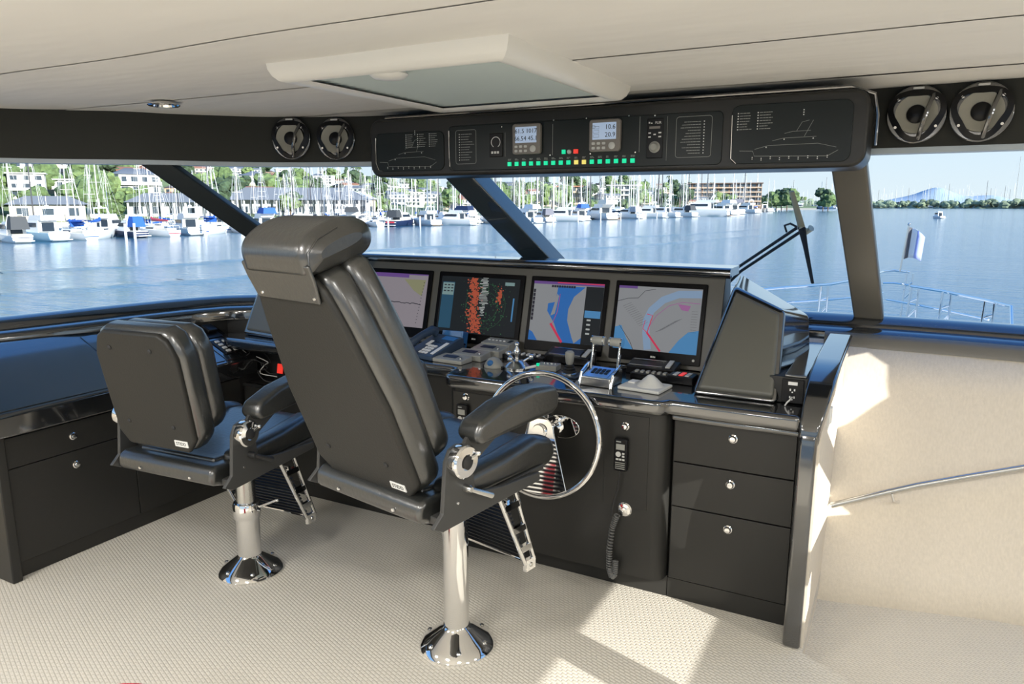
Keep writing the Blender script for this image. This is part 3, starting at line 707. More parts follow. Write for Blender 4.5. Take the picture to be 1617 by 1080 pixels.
OF = frame((0, yf - 0.0062, 0), (1, 0, 0), (0, 0, 1))          # local x along, y = height, z aft
def ohflat(parent, polys, mat, name, lift=0.0):
    b = B()
    for p in polys: b.prism([(x, y, lift) for x, y in p], (0, 0, 0.0005), OF)
    o_ = W(oh, b).build(name, mat, parent, smooth=0)
    if len(polys) > 12: o_['kind'] = 'stuff'
    return o_
def txtlines(x, z, n, dz, w, seed, right=False):
    r_ = random.Random(seed); out = []
    for i in range(n):
        l = w * r_.uniform(0.55, 1.0); c = 0.0
        while c < l:
            k = r_.uniform(0.006, 0.014); k = min(k, l - c)
            a = (x - c - k) if right else x + c
            out.append(rect(a, a + k * 0.86, z - i * dz - 0.0011, z - i * dz + 0.0011)); c += k
    return out
def outline(poly, wd):
    return strip(poly + [poly[0]], wd)
# yacht profile drawings with lamps, on the two side panels
def ship(parent, x0, x1, z0, flip, seed):
    L = x1 - x0; r_ = random.Random(seed)
    def P(u, v): return ((x0 + u * L) if not flip else (x1 - u * L), z0 + v)
    ls = strip([P(0, 0.042), P(0.14, 0.040), P(0.16, 0.022), P(0.9, 0.016), P(1.0, 0.035)], 0.0012) + strip([P(0.16, 0.046), P(0.30, 0.058), P(0.80, 0.060), P(0.98, 0.045)], 0.001)
    ls += strip([P(0.34, 0.074), P(0.45, 0.082), P(0.78, 0.084)], 0.001) + strip([P(0.46, 0.098), P(0.54, 0.104), P(0.72, 0.105)], 0.001) + strip([P(0.58, 0.105), P(0.63, 0.135), P(0.70, 0.14)], 0.001) + strip([P(0.66, 0.085), P(0.74, 0.14)], 0.001)
    ohflat(parent, ls, M['printdim'], 'ship_drawing')
    lamps = []
    for i in range(9):
        x, z = P(0.14 + i * 0.095, 0.006 if i % 2 else 0.010); lamps += [rect(x - 0.0016, x + 0.0016, z, z + 0.003), rect(x - 0.0016, x + 0.0016, z + 0.006, z + 0.009)]
    for u, v in ((0.28, 0.052), (0.46, 0.078), (0.75, 0.078), (0.64, 0.16), (0.64, 0.168), (0.64, 0.176)):
        x, z = P(u, min(v, 0.185)); lamps.append(rect(x - 0.0018, x + 0.0018, z - 0.002, z + 0.002))
    ohflat(parent, lamps, M['print'], 'indicator_lamps', 0.0006)
ship(pR, -0.56, -0.225, 1.75, False, 1)
ship(pL, -2.22, -1.90, 1.752, False, 2)
ohflat(pR, txtlines(-0.565, 1.925, 7, 0.0095, 0.045, 5) + txtlines(-0.495, 1.925, 7, 0.0095, 0.05, 6), M['printdim'], 'legend'); ohflat(pR, [rect(-0.573 + k * 0.07, -0.569 + k * 0.07, 1.923 - i * 0.0095, 1.927 - i * 0.0095) for k in range(2) for i in range(7)], M['print'], 'legend_lamps')
ohflat(pL, txtlines(-2.06, 1.912, 7, 0.009, 0.045, 7) + txtlines(-1.995, 1.912, 7, 0.009, 0.045, 8) + txtlines(-1.93, 1.912, 7, 0.009, 0.045, 9), M['printdim'], 'legend')
ohflat(pL, [rect(-2.068 + k * 0.065, -2.064 + k * 0.065, 1.910 - i * 0.009, 1.914 - i * 0.009) for k in range(3) for i in range(7)], M['print'], 'legend_lamps')
# alarm lists at both ends of the instrument panel
ohflat(pC, outline(rrect(-1.795, -1.69, 1.775, 1.92, 0.01, 3), 0.0014) + txtlines(-1.768, 1.902, 11, 0.011, 0.07, 10), M['printdim'], 'alarm_list')
ohflat(pC, [rect(-1.778, -1.774, 1.900 - i * 0.011, 1.904 - i * 0.011) for i in range(11)], M['print'], 'alarm_lamps')
ohflat(pC, outline(rrect(-0.80, -0.665, 1.775, 1.925, 0.01, 3), 0.0014) + txtlines(-0.705, 1.905, 12, 0.0105, 0.085, 12, True), M['printdim'], 'alarm_list')
ohflat(pC, [rect(-0.696, -0.692, 1.903 - i * 0.0105, 1.907 - i * 0.0105) for i in range(12)], M['print'], 'alarm_lamps')
ohflat(pC, strip([(-1.32, 1.80), (-1.32, 1.925)], 0.0016) + strip([(-0.945, 1.80), (-0.945, 1.935)], 0.0016) + strip([(-1.545, 1.80), (-1.545, 1.90)], 0.0014) + strip([(-0.835, 1.765), (-0.835, 1.93)], 0.001), M['printdim'], 'panel_joints')
# rudder dial
dl = W(oh, B().box(-1.62, -1.555, yf - 0.011, yf - 0.004, 1.80, 1.90)).build('dial', M['blackp'], pC, bevel=0.003)
ohflat(dl, strip([(-1.588 + 0.022 * math.cos(math.radians(a)), 1.862 + 0.022 * math.sin(math.radians(a))) for a in range(-60, 241, 20)], 0.003), M['print'], 'dial_ring', 0.0055)
ohflat(dl, [rect(-1.610 + i * 0.014, -1.600 + i * 0.014, 1.814, 1.824) for i in range(3)], M['print'], 'dial_buttons', 0.0055)
# two multi displays
def mfd(xc, rows, seed):
    c = W(oh, B().prism([(x, yf - 0.026, z) for x, z in rrect(xc - 0.066, xc + 0.066, 1.806, 1.931, 0.012, 4)], (0, 0.022, 0))).build('multi_display', M['midgrey'], pC, bevel=0.005, seg=3)
    ohflat(c, [rect(xc - 0.05, xc + 0.05, 1.853, 1.918)], M['lcd'], 'lcd', 0.0202)
    for i, s_ in enumerate(rows):
        o_ = text_mesh('reading', s_, 0.026, Matrix.Translation(-oh.location) @ OF @ Matrix.Translation((xc + (0.0 if len(s_) > 6 else 0.025), 1.900 - i * 0.030, 0.0212)), M['lcdtext'], c)
    if len(rows[0]) < 6:
        ohflat(c, outline([(xc - 0.045 + 0.008 * math.cos(k), 1.902 + 0.006 * math.sin(k)) for k in range(6)], 0.001) + [p for q in range(3) for p in outline(rect(xc - 0.046, xc - 0.022, 1.862 + q * 0.016, 1.872 + q * 0.016), 0.001)], M['lcdtext'], 'symbols', 0.021)
    bt = B()
    for i in range(3):
        for j in range(2): bt.prism([(x, y, 0.02) for x, y in rrect(xc - 0.052 + i * 0.022, xc - 0.038 + i * 0.022, 1.815 + j * 0.018, 1.825 + j * 0.018, 0.003, 2)], (0, 0, 0.003), OF)
    W(oh, bt).build('keys', M['pale'], c)
    W(oh, B().lathe([(0.014, 0), (0.014, 0.002), (0.011, 0.004)], OF @ V((xc + 0.033, 1.828, 0.02)), (0, -1, 0), 16)).build('cursor_key', M['pale'], c)
mfd(-1.435, ('61.5 1017', '66.54 45.1'), 1)
mfd(-1.085, ('10.6', '20.9'), 2)
# lit square buttons along the lower edge
for i in range(17):
    xx = -1.522 + i * 0.0345
    W(oh, B().box(xx - 0.0085, xx + 0.0085, yf - 0.012, yf - 0.004, 1.760, 1.777)).build('lit_button', M['yellow'] if i in (9, 10) else M['green'], pC, bevel=0.001)
ohflat(pC, [r for i in range(17) for r in txtlines(-1.531 + i * 0.0345, 1.789, 2, 0.0045, 0.02, 30 + i)], M['printdim'], 'button_legend')
W(oh, B().box(-1.275, -1.26, yf - 0.014, yf - 0.004, 1.803, 1.82)).build('lit_button', M['green'], pC); W(oh, B().box(-1.222, -1.204, yf - 0.014, yf - 0.004, 1.803, 1.82)).build('lit_button', M['red'], pC)
W(oh, B().lathe([(0.009, 0), (0.009, 0.008), (0.007, 0.012)], (-1.243, yf - 0.005, 1.811), (0, -1, 0), 14)).build('push_knob', M['pale'], pC)
# camera controller
fc = W(oh, B().box(-0.915, -0.85, yf - 0.010, yf - 0.004, 1.775, 1.925)).build('camera_control', M['blackp'], pC, bevel=0.003)
text_mesh('maker_mark', 'FLIR', 0.014, Matrix.Translation(-oh.location) @ OF @ Matrix.Translation((-0.87, 1.908, 0.0045)), M['print'], fc)
ohflat(fc, [rect(-0.908, -0.902, 1.906, 1.912), rect(-0.899, -0.893, 1.905, 1.909)], M['print'], 'symbols', 0.0045)
ohflat(fc, [rect(-0.905, -0.862, 1.886, 1.895)], M['midgrey'], 'display', 0.0045)
ohflat(fc, [rect(-0.908, -0.898, 1.868, 1.873), rect(-0.908, -0.898, 1.853, 1.858), rect(-0.888, -0.878, 1.862, 1.867), rect(-0.868, -0.857, 1.868, 1.873), rect(-0.868, -0.857, 1.853, 1.858)], M['print'], 'buttons', 0.0045)
W(oh, B().lathe([(0.022, 0), (0.022, 0.004), (0.017, 0.006), (0.015, 0.018), (0.012, 0.021)], (-0.882, yf - 0.009, 1.817), (0, -1, 0), 20)).build('control_knob', M['grey'], fc)
for x, z in ((-1.56, 1.925), (-1.315, 1.94), (-1.17, 1.94), (-0.99, 1.94), (-0.885, 1.935), (-1.33, 1.80), (-1.15, 1.80), (-0.96, 1.80)):
    W(oh, B().lathe([(0.003, 0), (0.003, 0.002)], (x, yf - 0.0065, z), (0, -1, 0), 8)).build('screw', M['chrome'], pC)
W(oh, B().tube([(-2.24, yf - 0.008, 1.905), (-2.243, yf - 0.008, 1.79), (-2.228, yf - 0.008, 1.757), (-2.205, yf - 0.008, 1.751)], 0.0025, 6)).build('panel_edge', M['chrome'], pL)
W(oh, B().tube([(-1.83, yf - 0.008, 1.92), (-1.828, yf - 0.008, 1.765), (-1.81, yf - 0.008, 1.748)], 0.0025, 6)).build('panel_edge', M['chrome'], pC)
W(oh, B().tube([(-0.592, yf - 0.008, 1.92), (-0.59, yf - 0.008, 1.765), (-0.57, yf - 0.008, 1.747)], 0.002, 6)).build('panel_edge', M['chrome'], pR)

# ------------------------------------------------------------------ header speakers
def speaker(x, y, z, rz, label):
    t = thing('speaker', label, 'speaker', (x, y, z), rz, 'loudspeakers in the header')
    def tri(r, k=0.13, n=36):                 # rounded three-lobed outline, point downwards
        return [((r * (1 + k * math.cos(3 * (a - PI / 2)) * -1)) * math.cos(a), (r * (1 + k * math.cos(3 * (a - PI / 2)) * -1)) * math.sin(a)) for a in (2 * PI * i / n for i in range(n))]
    B().prism([(px_, -0.012, pz_) for px_, pz_ in [(0.1 * math.cos(a), 0.104 * math.sin(a)) for a in (2 * PI * i / 36 for i in range(36))]], (0, 0.012, 0)).build('ring', M['gloss'], t, bevel=0.005, seg=3)
    B().lathe([(0.070, 0.027), (0.060, 0.025), (0.030, 0.0135), (0.001, 0.0132)], (0, 0, 0), (0, -1, 0), 32, caps=False).build('cone', M['cone'], t)
    B().lathe([(0.034, 0.0), (0.032, 0.008), (0.020, 0.015), (0.001, 0.017)], (0, -0.012, 0), (0, -1, 0), 24).build('dust_cap', M['blackp'], t)
    o = tri(0.093, 0.08); inn = tri(0.072, 0.13)
    b = B(); k = len(o)
    vs = [(x_, -0.024, z_) for x_, z_ in o] + [(x_, -0.030, z_) for x_, z_ in inn] + [(x_, -0.012, z_) for x_, z_ in o] + [(x_, -0.012, z_) for x_, z_ in inn]
    b.add(vs, [(i, (i + 1) % k, k + (i + 1) % k, k + i) for i in range(k)] + [(2 * k + i, 2 * k + (i + 1) % k, (i + 1) % k, i) for i in range(k)] + [(k + i, k + (i + 1) % k, 3 * k + (i + 1) % k, 3 * k + i) for i in range(k)])
    b.build('guard', M['blackp'], t)
    B().tube([(0.052, -0.018, 0.07), (0.036, -0.05, 0.02), (0.022, -0.05, -0.04), (0.012, -0.02, -0.09)], 0.008, 8).build('guard_bar', M['gloss'], t)
    for a in (40, 140, 215, 325):
        B().lathe([(0.005, 0), (0.005, 0.003)], (0.08 * math.cos(math.radians(a)), -0.026, 0.08 * math.sin(math.radians(a))), (0, -1, 0), 10).build('screw', M['chrome'], t)
    B().box(-0.018, 0.018, -0.028, -0.02, 0.087, 0.095).build('badge', M['pale'], t, bevel=0.002)
speaker(-2.775, 2.845, 1.925, 0.42, 'leftmost round speaker in the dark header')
speaker(-2.565, 2.94, 1.922, 0.36, 'round speaker next to the left end of the overhead console')
speaker(0.005, 3.18, 1.925, 0.0, 'round speaker next to the right end of the overhead console')
speaker(0.208, 3.17, 1.922, -0.03, 'rightmost round speaker in the dark header')

# ================================================================== helm chairs
def make_chair(label, loc, rz, dz, yb, zb, dy, H, hw, head, cx=0.0):
    t = thing('helm_chair', label, 'chair', loc, rz, 'pedestal helm chairs')
    # pedestal
    ped = B()
    if head:
        ped.lathe([(0.046, 0.07), (0.046, 0.70 + dz)], n=40)
        ped.build('pedestal', M['chrome'], t)
    else:
        B().lathe([(0.042, 0.30), (0.042, 0.70 + dz)], n=32).build('pedestal', M['steel'], t)
        B().lathe([(0.050, 0.07), (0.050, 0.26)], n=32).build('pedestal_sleeve', M['chrome'], t)
        B().lathe([(0.056, 0.255), (0.058, 0.265), (0.058, 0.315), (0.054, 0.325), (0.043, 0.327)], n=32).build('collar', M['chrome'], t)
        B().tube([(0.05, 0.02, 0.30), (0.12, 0.05, 0.33)], 0.006, 8).ball((0.125, 0.052, 0.332), 0.009).build('collar_lever', M['chrome'], t)
    fl_ = B().lathe([(0.138, 0.0), (0.139, 0.008), (0.134, 0.016), (0.118, 0.030), (0.060, 0.072), (0.052, 0.080), (0.049, 0.084)], n=48).build('base_flange', M['chrome'], t)
    for k in range(6):
        a = PI / 3 * k + 0.3
        B().lathe([(0.009, 0), (0.009, 0.006), (0.005, 0.009)], (0.112 * math.cos(a), 0.112 * math.sin(a), 0.030), (0.3 * math.cos(a), 0.3 * math.sin(a), 1), 10).build('bolt', M['steel'], fl_)
    # seat pan and cushion
    B().prism([(-0.275 + cx, y, z + dz) for y, z in ((-0.36, 0.675), (0.16, 0.70), (0.16, 0.72), (-0.36, 0.70))], (0.55, 0, 0)).build('seat_pan', M['frame'], t, bevel=0.004)
    prof = [(-0.34, 0.70), (0.10, 0.715), (0.19, 0.70), (0.225, 0.74), (0.20, 0.79), (0.12, 0.80), (-0.05, 0.775), (-0.28, 0.76), (-0.34, 0.765)]
    B().prism([(-0.195 + cx, y, z + dz) for y, z in prof], (0.39, 0, 0)).build('seat', M['leather'], t, bevel=0.012, seg=3)
    for s in (-1, 1):
        pr2 = [(-0.30, 0.70), (0.12, 0.71), (0.20, 0.695), (0.245, 0.74), (0.22, 0.80), (0.12, 0.825), (-0.05, 0.80), (-0.30, 0.785)]
        B().prism([((0.185 if s > 0 else -0.275) + cx, y, z + dz) for y, z in pr2], (0.09, 0, 0)).build('seat_bolster', M['leather'], t, bevel=0.03, seg=4)
    B().prism([(-0.25 + cx, y, z + dz) for y, z in ((-0.405, 0.685), (-0.34, 0.665), (-0.28, 0.68), (-0.28, 0.75), (-0.37, 0.755), (-0.405, 0.74))], (0.50, 0, 0)).build('seat_rear_cushion', M['leather'], t, bevel=0.02, seg=3)
    b = B()
    for x in (-0.12, 0.14): b.lathe([(0.006, 0), (0.005, 0.004)], (x + cx, -0.407, 0.705 + dz), (0, -1, 0), 10)
    b.build('rear_screws', M['chrome'], t)
    # back
    sd = V((0, dy, math.sqrt(max(H * H - dy * dy, 0.01)))).normalized(); fwd = V((0, sd.z, -sd.y)); o0 = V((cx, yb, zb + dz))
    Mb = Matrix((V((1, 0, 0)), sd, -fwd)).transposed().to_4x4(); Mb.translation = o0      # local x, s (up the back), aft
    a_, m_, c_ = hw
    def outl(g, top):
        half = [(a_ * 0.78 + g * 0.4, 0.0 - g * 0.2), (a_ + g, 0.055), (m_ + g, H * 0.45), (c_ + g + 0.018, H * 0.80), (c_ + g, H * 0.90), (c_ * 0.93 + g * 0.8, H * 0.955 + top), (c_ * 0.74 + g * 0.5, H + top)]
        return half + [(-x, s) for x, s in reversed(half)]
    B().prism([(x, s, 0.0) for x, s in outl(0.0, 0)], (0, 0, 0.028), Mb).build('back_shell', M['shell'], t, bevel=0.012, seg=3)
    B().prism([(x, s, -0.075) for x, s in outl(0.018, 0.012)], (0, 0, 0.085), Mb).build('back_wrap', M['leather'], t, bevel=0.03, seg=5)
    B().prism([(x, s + 0.06, -0.15) for x, s in [(x * 0.98, s * 0.93 if head else s * 0.89 - 0.02) for x, s in outl(0.02, 0.008)]], (0, 0, 0.085), Mb).build('back_cushion', M['leather'], t, bevel=0.034, seg=4)
    for x, s in ((-a_ * 0.62, H * (0.16 if head else 0.22)), (a_ * 0.55, H * (0.16 if head else 0.22))) + (() if head else ((-a_ * 0.6, H * 0.86), (a_ * 0.45, H * 0.86))):
        B().lathe([(0.009, 0), (0.009, 0.003), (0.005, 0.006)], Mb @ V((x, s, 0.027)), Mb.to_3x3() @ V((0, 0, 1)), 14).build('back_button', M['rubber'], t)
    bd = B().box(a_ * 0.50, a_ * 0.50 + 0.064, 0.028, 0.052, 0.026, 0.031, Mb).build('badge', M['print'], t)
    text_mesh('badge_text', 'STIDD', 0.018, Mb @ Matrix.Translation((a_ * 0.5 + 0.032, 0.040, 0.0312)), M['blackp'], bd)
    if head:
        pil = [(0.034, 0.735), (0.040, 0.765), (0.034, 0.798), (0.012, 0.822), (-0.03, 0.836), (-0.09, 0.838), (-0.15, 0.822), (-0.19, 0.79), (-0.198, 0.752), (-0.178, 0.722), (-0.13, 0.712), (-0.05, 0.72)]
        pil = [tuple(p) for p in smooth_poly([pil[-1]] + pil + [pil[0], pil[1]], 4)[4:-4]][:48]
        def pillow(u, v):                      # rounded roll, thinner towards its two ends
            k = len(pil); f = (v * k) % k; i = int(f); a0, s0_ = pil[i % k]; a1, s1_ = pil[(i + 1) % k]; a = a0 + (a1 - a0) * (f - i); s_ = s0_ + (s1_ - s0_) * (f - i)
            e = abs(2 * u - 1); q = (1 - max(0, (e - 0.80) / 0.20) ** 2.4 * 0.75); ca, cs = -0.08, 0.775
            return (0.160 * (2 * u - 1), cs + (s_ - cs) * q, ca + (a - ca) * (1 - (1 - q) * 0.55))
        hb_ = B().grid(pillow, 26, 48, Mb)
        hb_.f = [tuple(reversed(f_)) for f_ in hb_.f]
        n27 = 27
        hb_.f.append(tuple(j * n27 for j in range(48))); hb_.f.append(tuple(j * n27 + 26 for j in range(47, -1, -1))); hb_.m += [0, 0]
        hr_ = hb_.build('headrest', M['leather'], t, smooth=60)
        B().prism([(x, s, 0.029) for x, s in ((-0.142, 0.655), (0.142, 0.655), (0.155, 0.72), (0.155, 0.765), (-0.155, 0.765), (-0.155, 0.72))], (0, 0, 0.010), Mb).build('headrest_flap', M['leather'], hr_, bevel=0.004)
        B().tube([Mb @ V(p) for p in ((0.154, 0.765, 0.032), (0.154, 0.795, 0.022), (0.152, 0.815, -0.02), (0.150, 0.817, -0.09))], 0.0025, 6).build('piping', M['leather'], hr_)
        for x in (-0.12, 0.14): B().lathe([(0.005, 0), (0.004, 0.003)], Mb @ V((x * 0.92, 0.672, 0.039)), Mb.to_3x3() @ V((0, 0, 1)), 10).build('snap', M['chrome'], t)
    # side plates, hubs, armrests
    for s in (-1, 1):
        x = cx + s * 0.296
        pl = [(-0.345, 0.87), (-0.325, 0.905), (-0.29, 0.915), (-0.255, 0.90), (-0.24, 0.86), (-0.22, 0.745), (-0.10, 0.725), (0.10, 0.715), (0.10, 0.685), (-0.36, 0.665), (-0.40, 0.685), (-0.36, 0.72)]
        sp_ = B().prism([(x - 0.008, y, z + dz) for y, z in pl], (0.016, 0, 0)).build('side_plate', M['frame'], t, bevel=0.003)
        hb = B().lathe([(0.047, 0), (0.050, 0.004), (0.050, 0.030), (0.045, 0.036), (0.024, 0.037), (0.024, 0.030)], (x + s * 0.008, -0.295, 0.868 + dz), (s, 0, 0), 32).build('arm_hub', M['chrome'], t)
        B().lathe([(0.020, 0.03), (0.020, 0.040), (0.012, 0.043)], (x + s * 0.008, -0.295, 0.868 + dz), (s, 0, 0), 20).build('hub_cap', M['rubber'], hb)
        B().tube([(x + s * 0.045, -0.29, 0.872 + dz), (x + s * 0.05, -0.26, 0.885 + dz)], 0.004, 8).ball((x + s * 0.051, -0.255, 0.887 + dz), 0.008).build('hub_lever', M['chrome'], hb)
        B().lathe([(0.012, 0), (0.012, 0.02), (0.008, 0.03)], (x + s * 0.008, -0.27, 0.775 + dz), (s, 0, 0), 14).tube([(x + s * 0.03, -0.27, 0.775 + dz), (x + s * 0.042, -0.23, 0.755 + dz), (x + s * 0.045, -0.19, 0.735 + dz)], [0.007, 0.009, 0.010], 10).build('tilt_lever', M['rubber'] if not head else M['steel'], t)
        B().lathe([(0.005, 0), (0.004, 0.003)], (x + s * 0.008, -0.30, 0.735 + dz), (s, 0, 0), 10).build('plate_screw', M['chrome'], sp_)
        ar = B().prism([(x - 0.006 + s * 0.012, y, z + dz) for y, z in ((-0.315, 0.865), (-0.27, 0.925), (-0.20, 0.965), (0.02, 0.965), (-0.10, 0.92), (-0.245, 0.84))], (0.012, 0, 0)).build('arm_bracket', M['frame'], t)
        pd = [(-0.245, 0.905), (-0.05, 0.92), (0.10, 0.925), (0.135, 0.94), (0.14, 0.985), (0.12, 1.02), (0.0, 1.03), (-0.14, 1.01), (-0.25, 0.975), (-0.27, 0.935)]
        B().prism([(x - 0.043 + s * 0.012, y, z + dz) for y, z in pd], (0.092, 0, 0)).build('armrest', M['leather'], t, bevel=0.022, seg=4)
        # footrest arm: two rails and rungs
        fa = B()
        def FP(f, w): return V((cx + s * 0.205, 0.02 + 0.150 * f + w, 0.685 + dz - 0.355 * f))
        for w0, w1 in ((-0.045, -0.026), (0.045, 0.026)):
            fa.tube([FP(0, w0), FP(0.5, (w0 + w1) / 2), FP(1, w1)], 0.009, 8)
        for f in (0.02, 0.30, 0.58, 0.82, 1.0):
            wd = 0.045 - 0.019 * f; p0 = FP(f, -wd); p1 = FP(f, wd)
            fa.box(p0.x - 0.008, p0.x + 0.008, p0.y, p1.y, p0.z - (0.03 if f == 1.0 else 0.012), p0.z + 0.012)
        fa.build('footrest_arm', M['chrome'], t, smooth=50)
        B().lathe([(0.009, 0), (0.007, 0.004)], FP(1.0, 0) + V((s * 0.008, 0, -0.01)), (s, 0, 0), 12).build('footrest_bolt', M['steel'], t)
    # ribbed footrest plate
    def FQ(x, f, w=0.0): return V((cx + x, 0.02 + 0.150 * f + w, 0.685 + dz - 0.355 * f))
    for k in range(15):
        f = 0.28 + 0.70 * k / 14
        B().hexa([FQ(-0.19, f + 0.018, -0.006), FQ(0.19, f + 0.018, -0.006), FQ(0.19, f + 0.018, 0.004), FQ(-0.19, f + 0.018, 0.004), FQ(-0.19, f - 0.010, -0.012), FQ(0.19, f - 0.010, -0.012), FQ(0.19, f - 0.010, 0.004), FQ(-0.19, f - 0.010, 0.004)]).build('footrest_rib', M['rubber'], t)
    B().tube([FQ(-0.2, 1.0), FQ(0.2, 1.0)], 0.009, 8).tube([FQ(-0.2, 0.25), FQ(0.2, 0.25)], 0.007, 8).build('footrest_bar', M['chrome'], t)
    # swivel handle below the seat
    B().tube([(cx + 0.12, -0.03, 0.685 + dz), (cx + 0.18, 0.0, 0.64 + dz)], 0.006, 8).tube([(cx + 0.165, -0.04, 0.63 + dz), (cx + 0.185, 0.035, 0.655 + dz)], 0.005, 8).ball((cx + 0.165, -0.04, 0.63 + dz), 0.008).ball((cx + 0.185, 0.035, 0.655 + dz), 0.008).build('swivel_handle', M['chrome'], t)
    B().tube([(cx - 0.245, -0.33, 0.69 + dz), (cx - 0.27, -0.36, 0.68 + dz)], 0.010, 8).build('adjuster_knob', M['rubber'] if head else M['steel'], t)
    return t
make_chair('black leather helm chair with tall back and headrest, behind the steering wheel', (-1.325, 2.06, 0), math.radians(-11.5), 0.0, -0.35, 0.75, -0.27, 0.72, (0.235, 0.232, 0.168), True, 0.0)
make_chair('black leather low-backed helm chair by the port console, without headrest', (-2.43, 2.10, 0), math.radians(4), -0.105, -0.385, 0.805, -0.085, 0.465, (0.195, 0.20, 0.185), False)

# ================================================================== steering wheel
sw = thing('steering_wheel', 'polished chrome steering wheel on the helm cabinet', 'steering wheel', (-1.24, 2.585, 0.668))
R_ = 0.255
Mw = Matrix.Rotation(math.radians(-6), 4, 'X')
B().tube([(R_ * math.cos(a), 0, R_ * math.sin(a)) for a in (2 * PI * i / 64 for i in range(64))], 0.0125, 12, closed=True, M=Mw).build('rim', M['chrome'], sw)
arc = [(R_ * 0.97 * math.cos(math.radians(a)), R_ * 0.97 * math.sin(math.radians(a))) for a in range(238, 303, 8)]
top = [(0.062 * math.cos(math.radians(a)), 0.02 + 0.062 * math.sin(math.radians(a))) for a in range(0, 181, 15)]
B().prism([(x, -0.012, z) for x, z in arc + top], (0, 0.008, 0), Mw).build('spoke_plate', M['chrome'], sw, bevel=0.003)
B().lathe([(0.026, -0.03), (0.030, -0.02), (0.030, 0.06), (0.055, 0.065), (0.055, 0.10)], (0, 0, 0.02), (0, 1, 0), 24, Mw).build('hub', M['chrome'], sw)
B().prism([(x * 1.0 + 0.05, 0.086, z * 1.0) for x, z in [(0.085 * math.cos(a), 0.05 * math.sin(a) + 0.02) for a in (2 * PI * i / 24 for i in range(24))]], (0, 0.012, 0)).build('mounting_plate', M['chrome'], sw, bevel=0.003)

# ================================================================== handsets on the helm cabinet
def handset(label, x, z, s=1.0):
    t = thing('radio_handset', label, 'handset', (x, 2.664, z), 0, 'radio handsets on the helm cabinet')
    B().prism([(a, -0.006, c) for a, c in rrect(-0.028, 0.028, -0.068, 0.068, 0.009, 4)], (0, 0.024, 0)).build('body', M['blackp'], t, bevel=0.006, seg=3)
    B().box(-0.018, 0.018, -0.0085, -0.005, 0.022, 0.046).build('display', M['grey'], t, bevel=0.001)
    B().lathe([(0.011, 0), (0.011, 0.003)], (-0.008, -0.005, 0.003), (0, -1, 0), 16).build('speaker_key', M['pale'], t)
    for i, (a, c) in enumerate(((0.013, 0.008), (0.013, -0.004), (-0.012, -0.018), (0.001, -0.018), (0.014, -0.018))):
        B().box(a - 0.005, a + 0.005, -0.0085, -0.005, c - 0.0035, c + 0.0035).build('key', M['pale'], t)
    for k in range(4): B().box(-0.02, 0.02, -0.0078, -0.005, -0.034 - k * 0.008, -0.031 - k * 0.008).build('grille_bar', M['grey'], t)
    B().box(-0.018, 0.002, -0.0072, -0.005, 0.053, 0.058).build('mark', M['printdim'], t)
    return t
handset('black radio handset hanging on the right access door', -0.922, 0.612)
handset('black radio handset hanging left of the steering wheel', -1.668, 0.655)
cd = thing('coiled_cord', 'grey coiled handset cord hanging from a chrome wall socket', 'cord', (-0.92, 2.67, 0.35))
co = cd.location
B().lathe([(0.030, 0), (0.031, 0.004), (0.026, 0.010), (0.013, 0.012), (0.013, 0.020), (0.001, 0.022)], V((-0.905, 2.684, 0.375)) - co, (0, -1, 0), 24).build('socket', M['chrome'], cd)
pts = [V((-0.922, 2.655, 0.545)), V((-0.927, 2.655, 0.47)), V((-0.945, 2.65, 0.40)), V((-0.95, 2.65, 0.35))]
B().tube([p - co for p in pts], 0.0035, 8).build('straight_cord', M['rubber'], cd)
hel = []
spine = [V((-0.925, 2.65, 0.36)), V((-0.945, 2.65, 0.30)), V((-0.955, 2.65, 0.20)), V((-0.953, 2.65, 0.12)), V((-0.94, 2.648, 0.085)), V((-0.928, 2.65, 0.10)), V((-0.927, 2.65, 0.16))]
for i in range(44 * 8):
    f = i / (44 * 8 - 1) * (len(spine) - 1); k = min(int(f), len(spine) - 2); p = spine[k].lerp(spine[k + 1], f - k)
    d = (spine[k + 1] - spine[k]).normalized(); u = d.cross(V((0, 1, 0))).normalized(); a = 2 * PI * i / 8
    hel.append(p + (u * math.cos(a) + V((0, 1, 0)) * math.sin(a)) * 0.0105 - co)
B().tube(hel, 0.0032, 5).build('coil', mk('cord_grey', (0.12, 0.12, 0.115), 0.5), cd)

# ================================================================== things on the worktop
ZW = 0.8605
# desk telephone
ph = thing('desk_telephone', 'dark blue desk telephone with handset, left on the worktop', 'telephone', (-2.0, 2.95, ZW), math.radians(-14))
B().prism([(-0.095, y, z) for y, z in ((-0.11, 0.0), (0.11, 0.0), (0.11, 0.085), (0.085, 0.088), (-0.11, 0.022))], (0.19, 0, 0)).build('base', M['navyp'], ph, bevel=0.006, seg=3)
tf = frame((0, -0.0125, 0.0555), (1, 0, 0), (0, 0.195, 0.066))
B().box(0.0, 0.085, 0.062, 0.095, 0.0, 0.003, tf).build('display', M['bluebox'], ph)
for i in range(3):
    for j in range(4): B().box(-0.018 + i * 0.021, -0.003 + i * 0.021, -0.085 + j * 0.022, -0.071 + j * 0.022, 0.0, 0.004, tf).build('key', M['white'], ph)
B().box(0.062, 0.082, -0.08, 0.035, 0.0, 0.003, tf).build('memory_strip', M['white'], ph)
B().box(-0.045, -0.025, -0.01, 0.035, 0.0, 0.003, tf).build('label_card', M['white'], ph)
for i in range(5): B().box(-0.02 + i * 0.016, -0.009 + i * 0.016, 0.028, 0.036, 0.0, 0.003, tf).build('key', M['navyp'], ph)
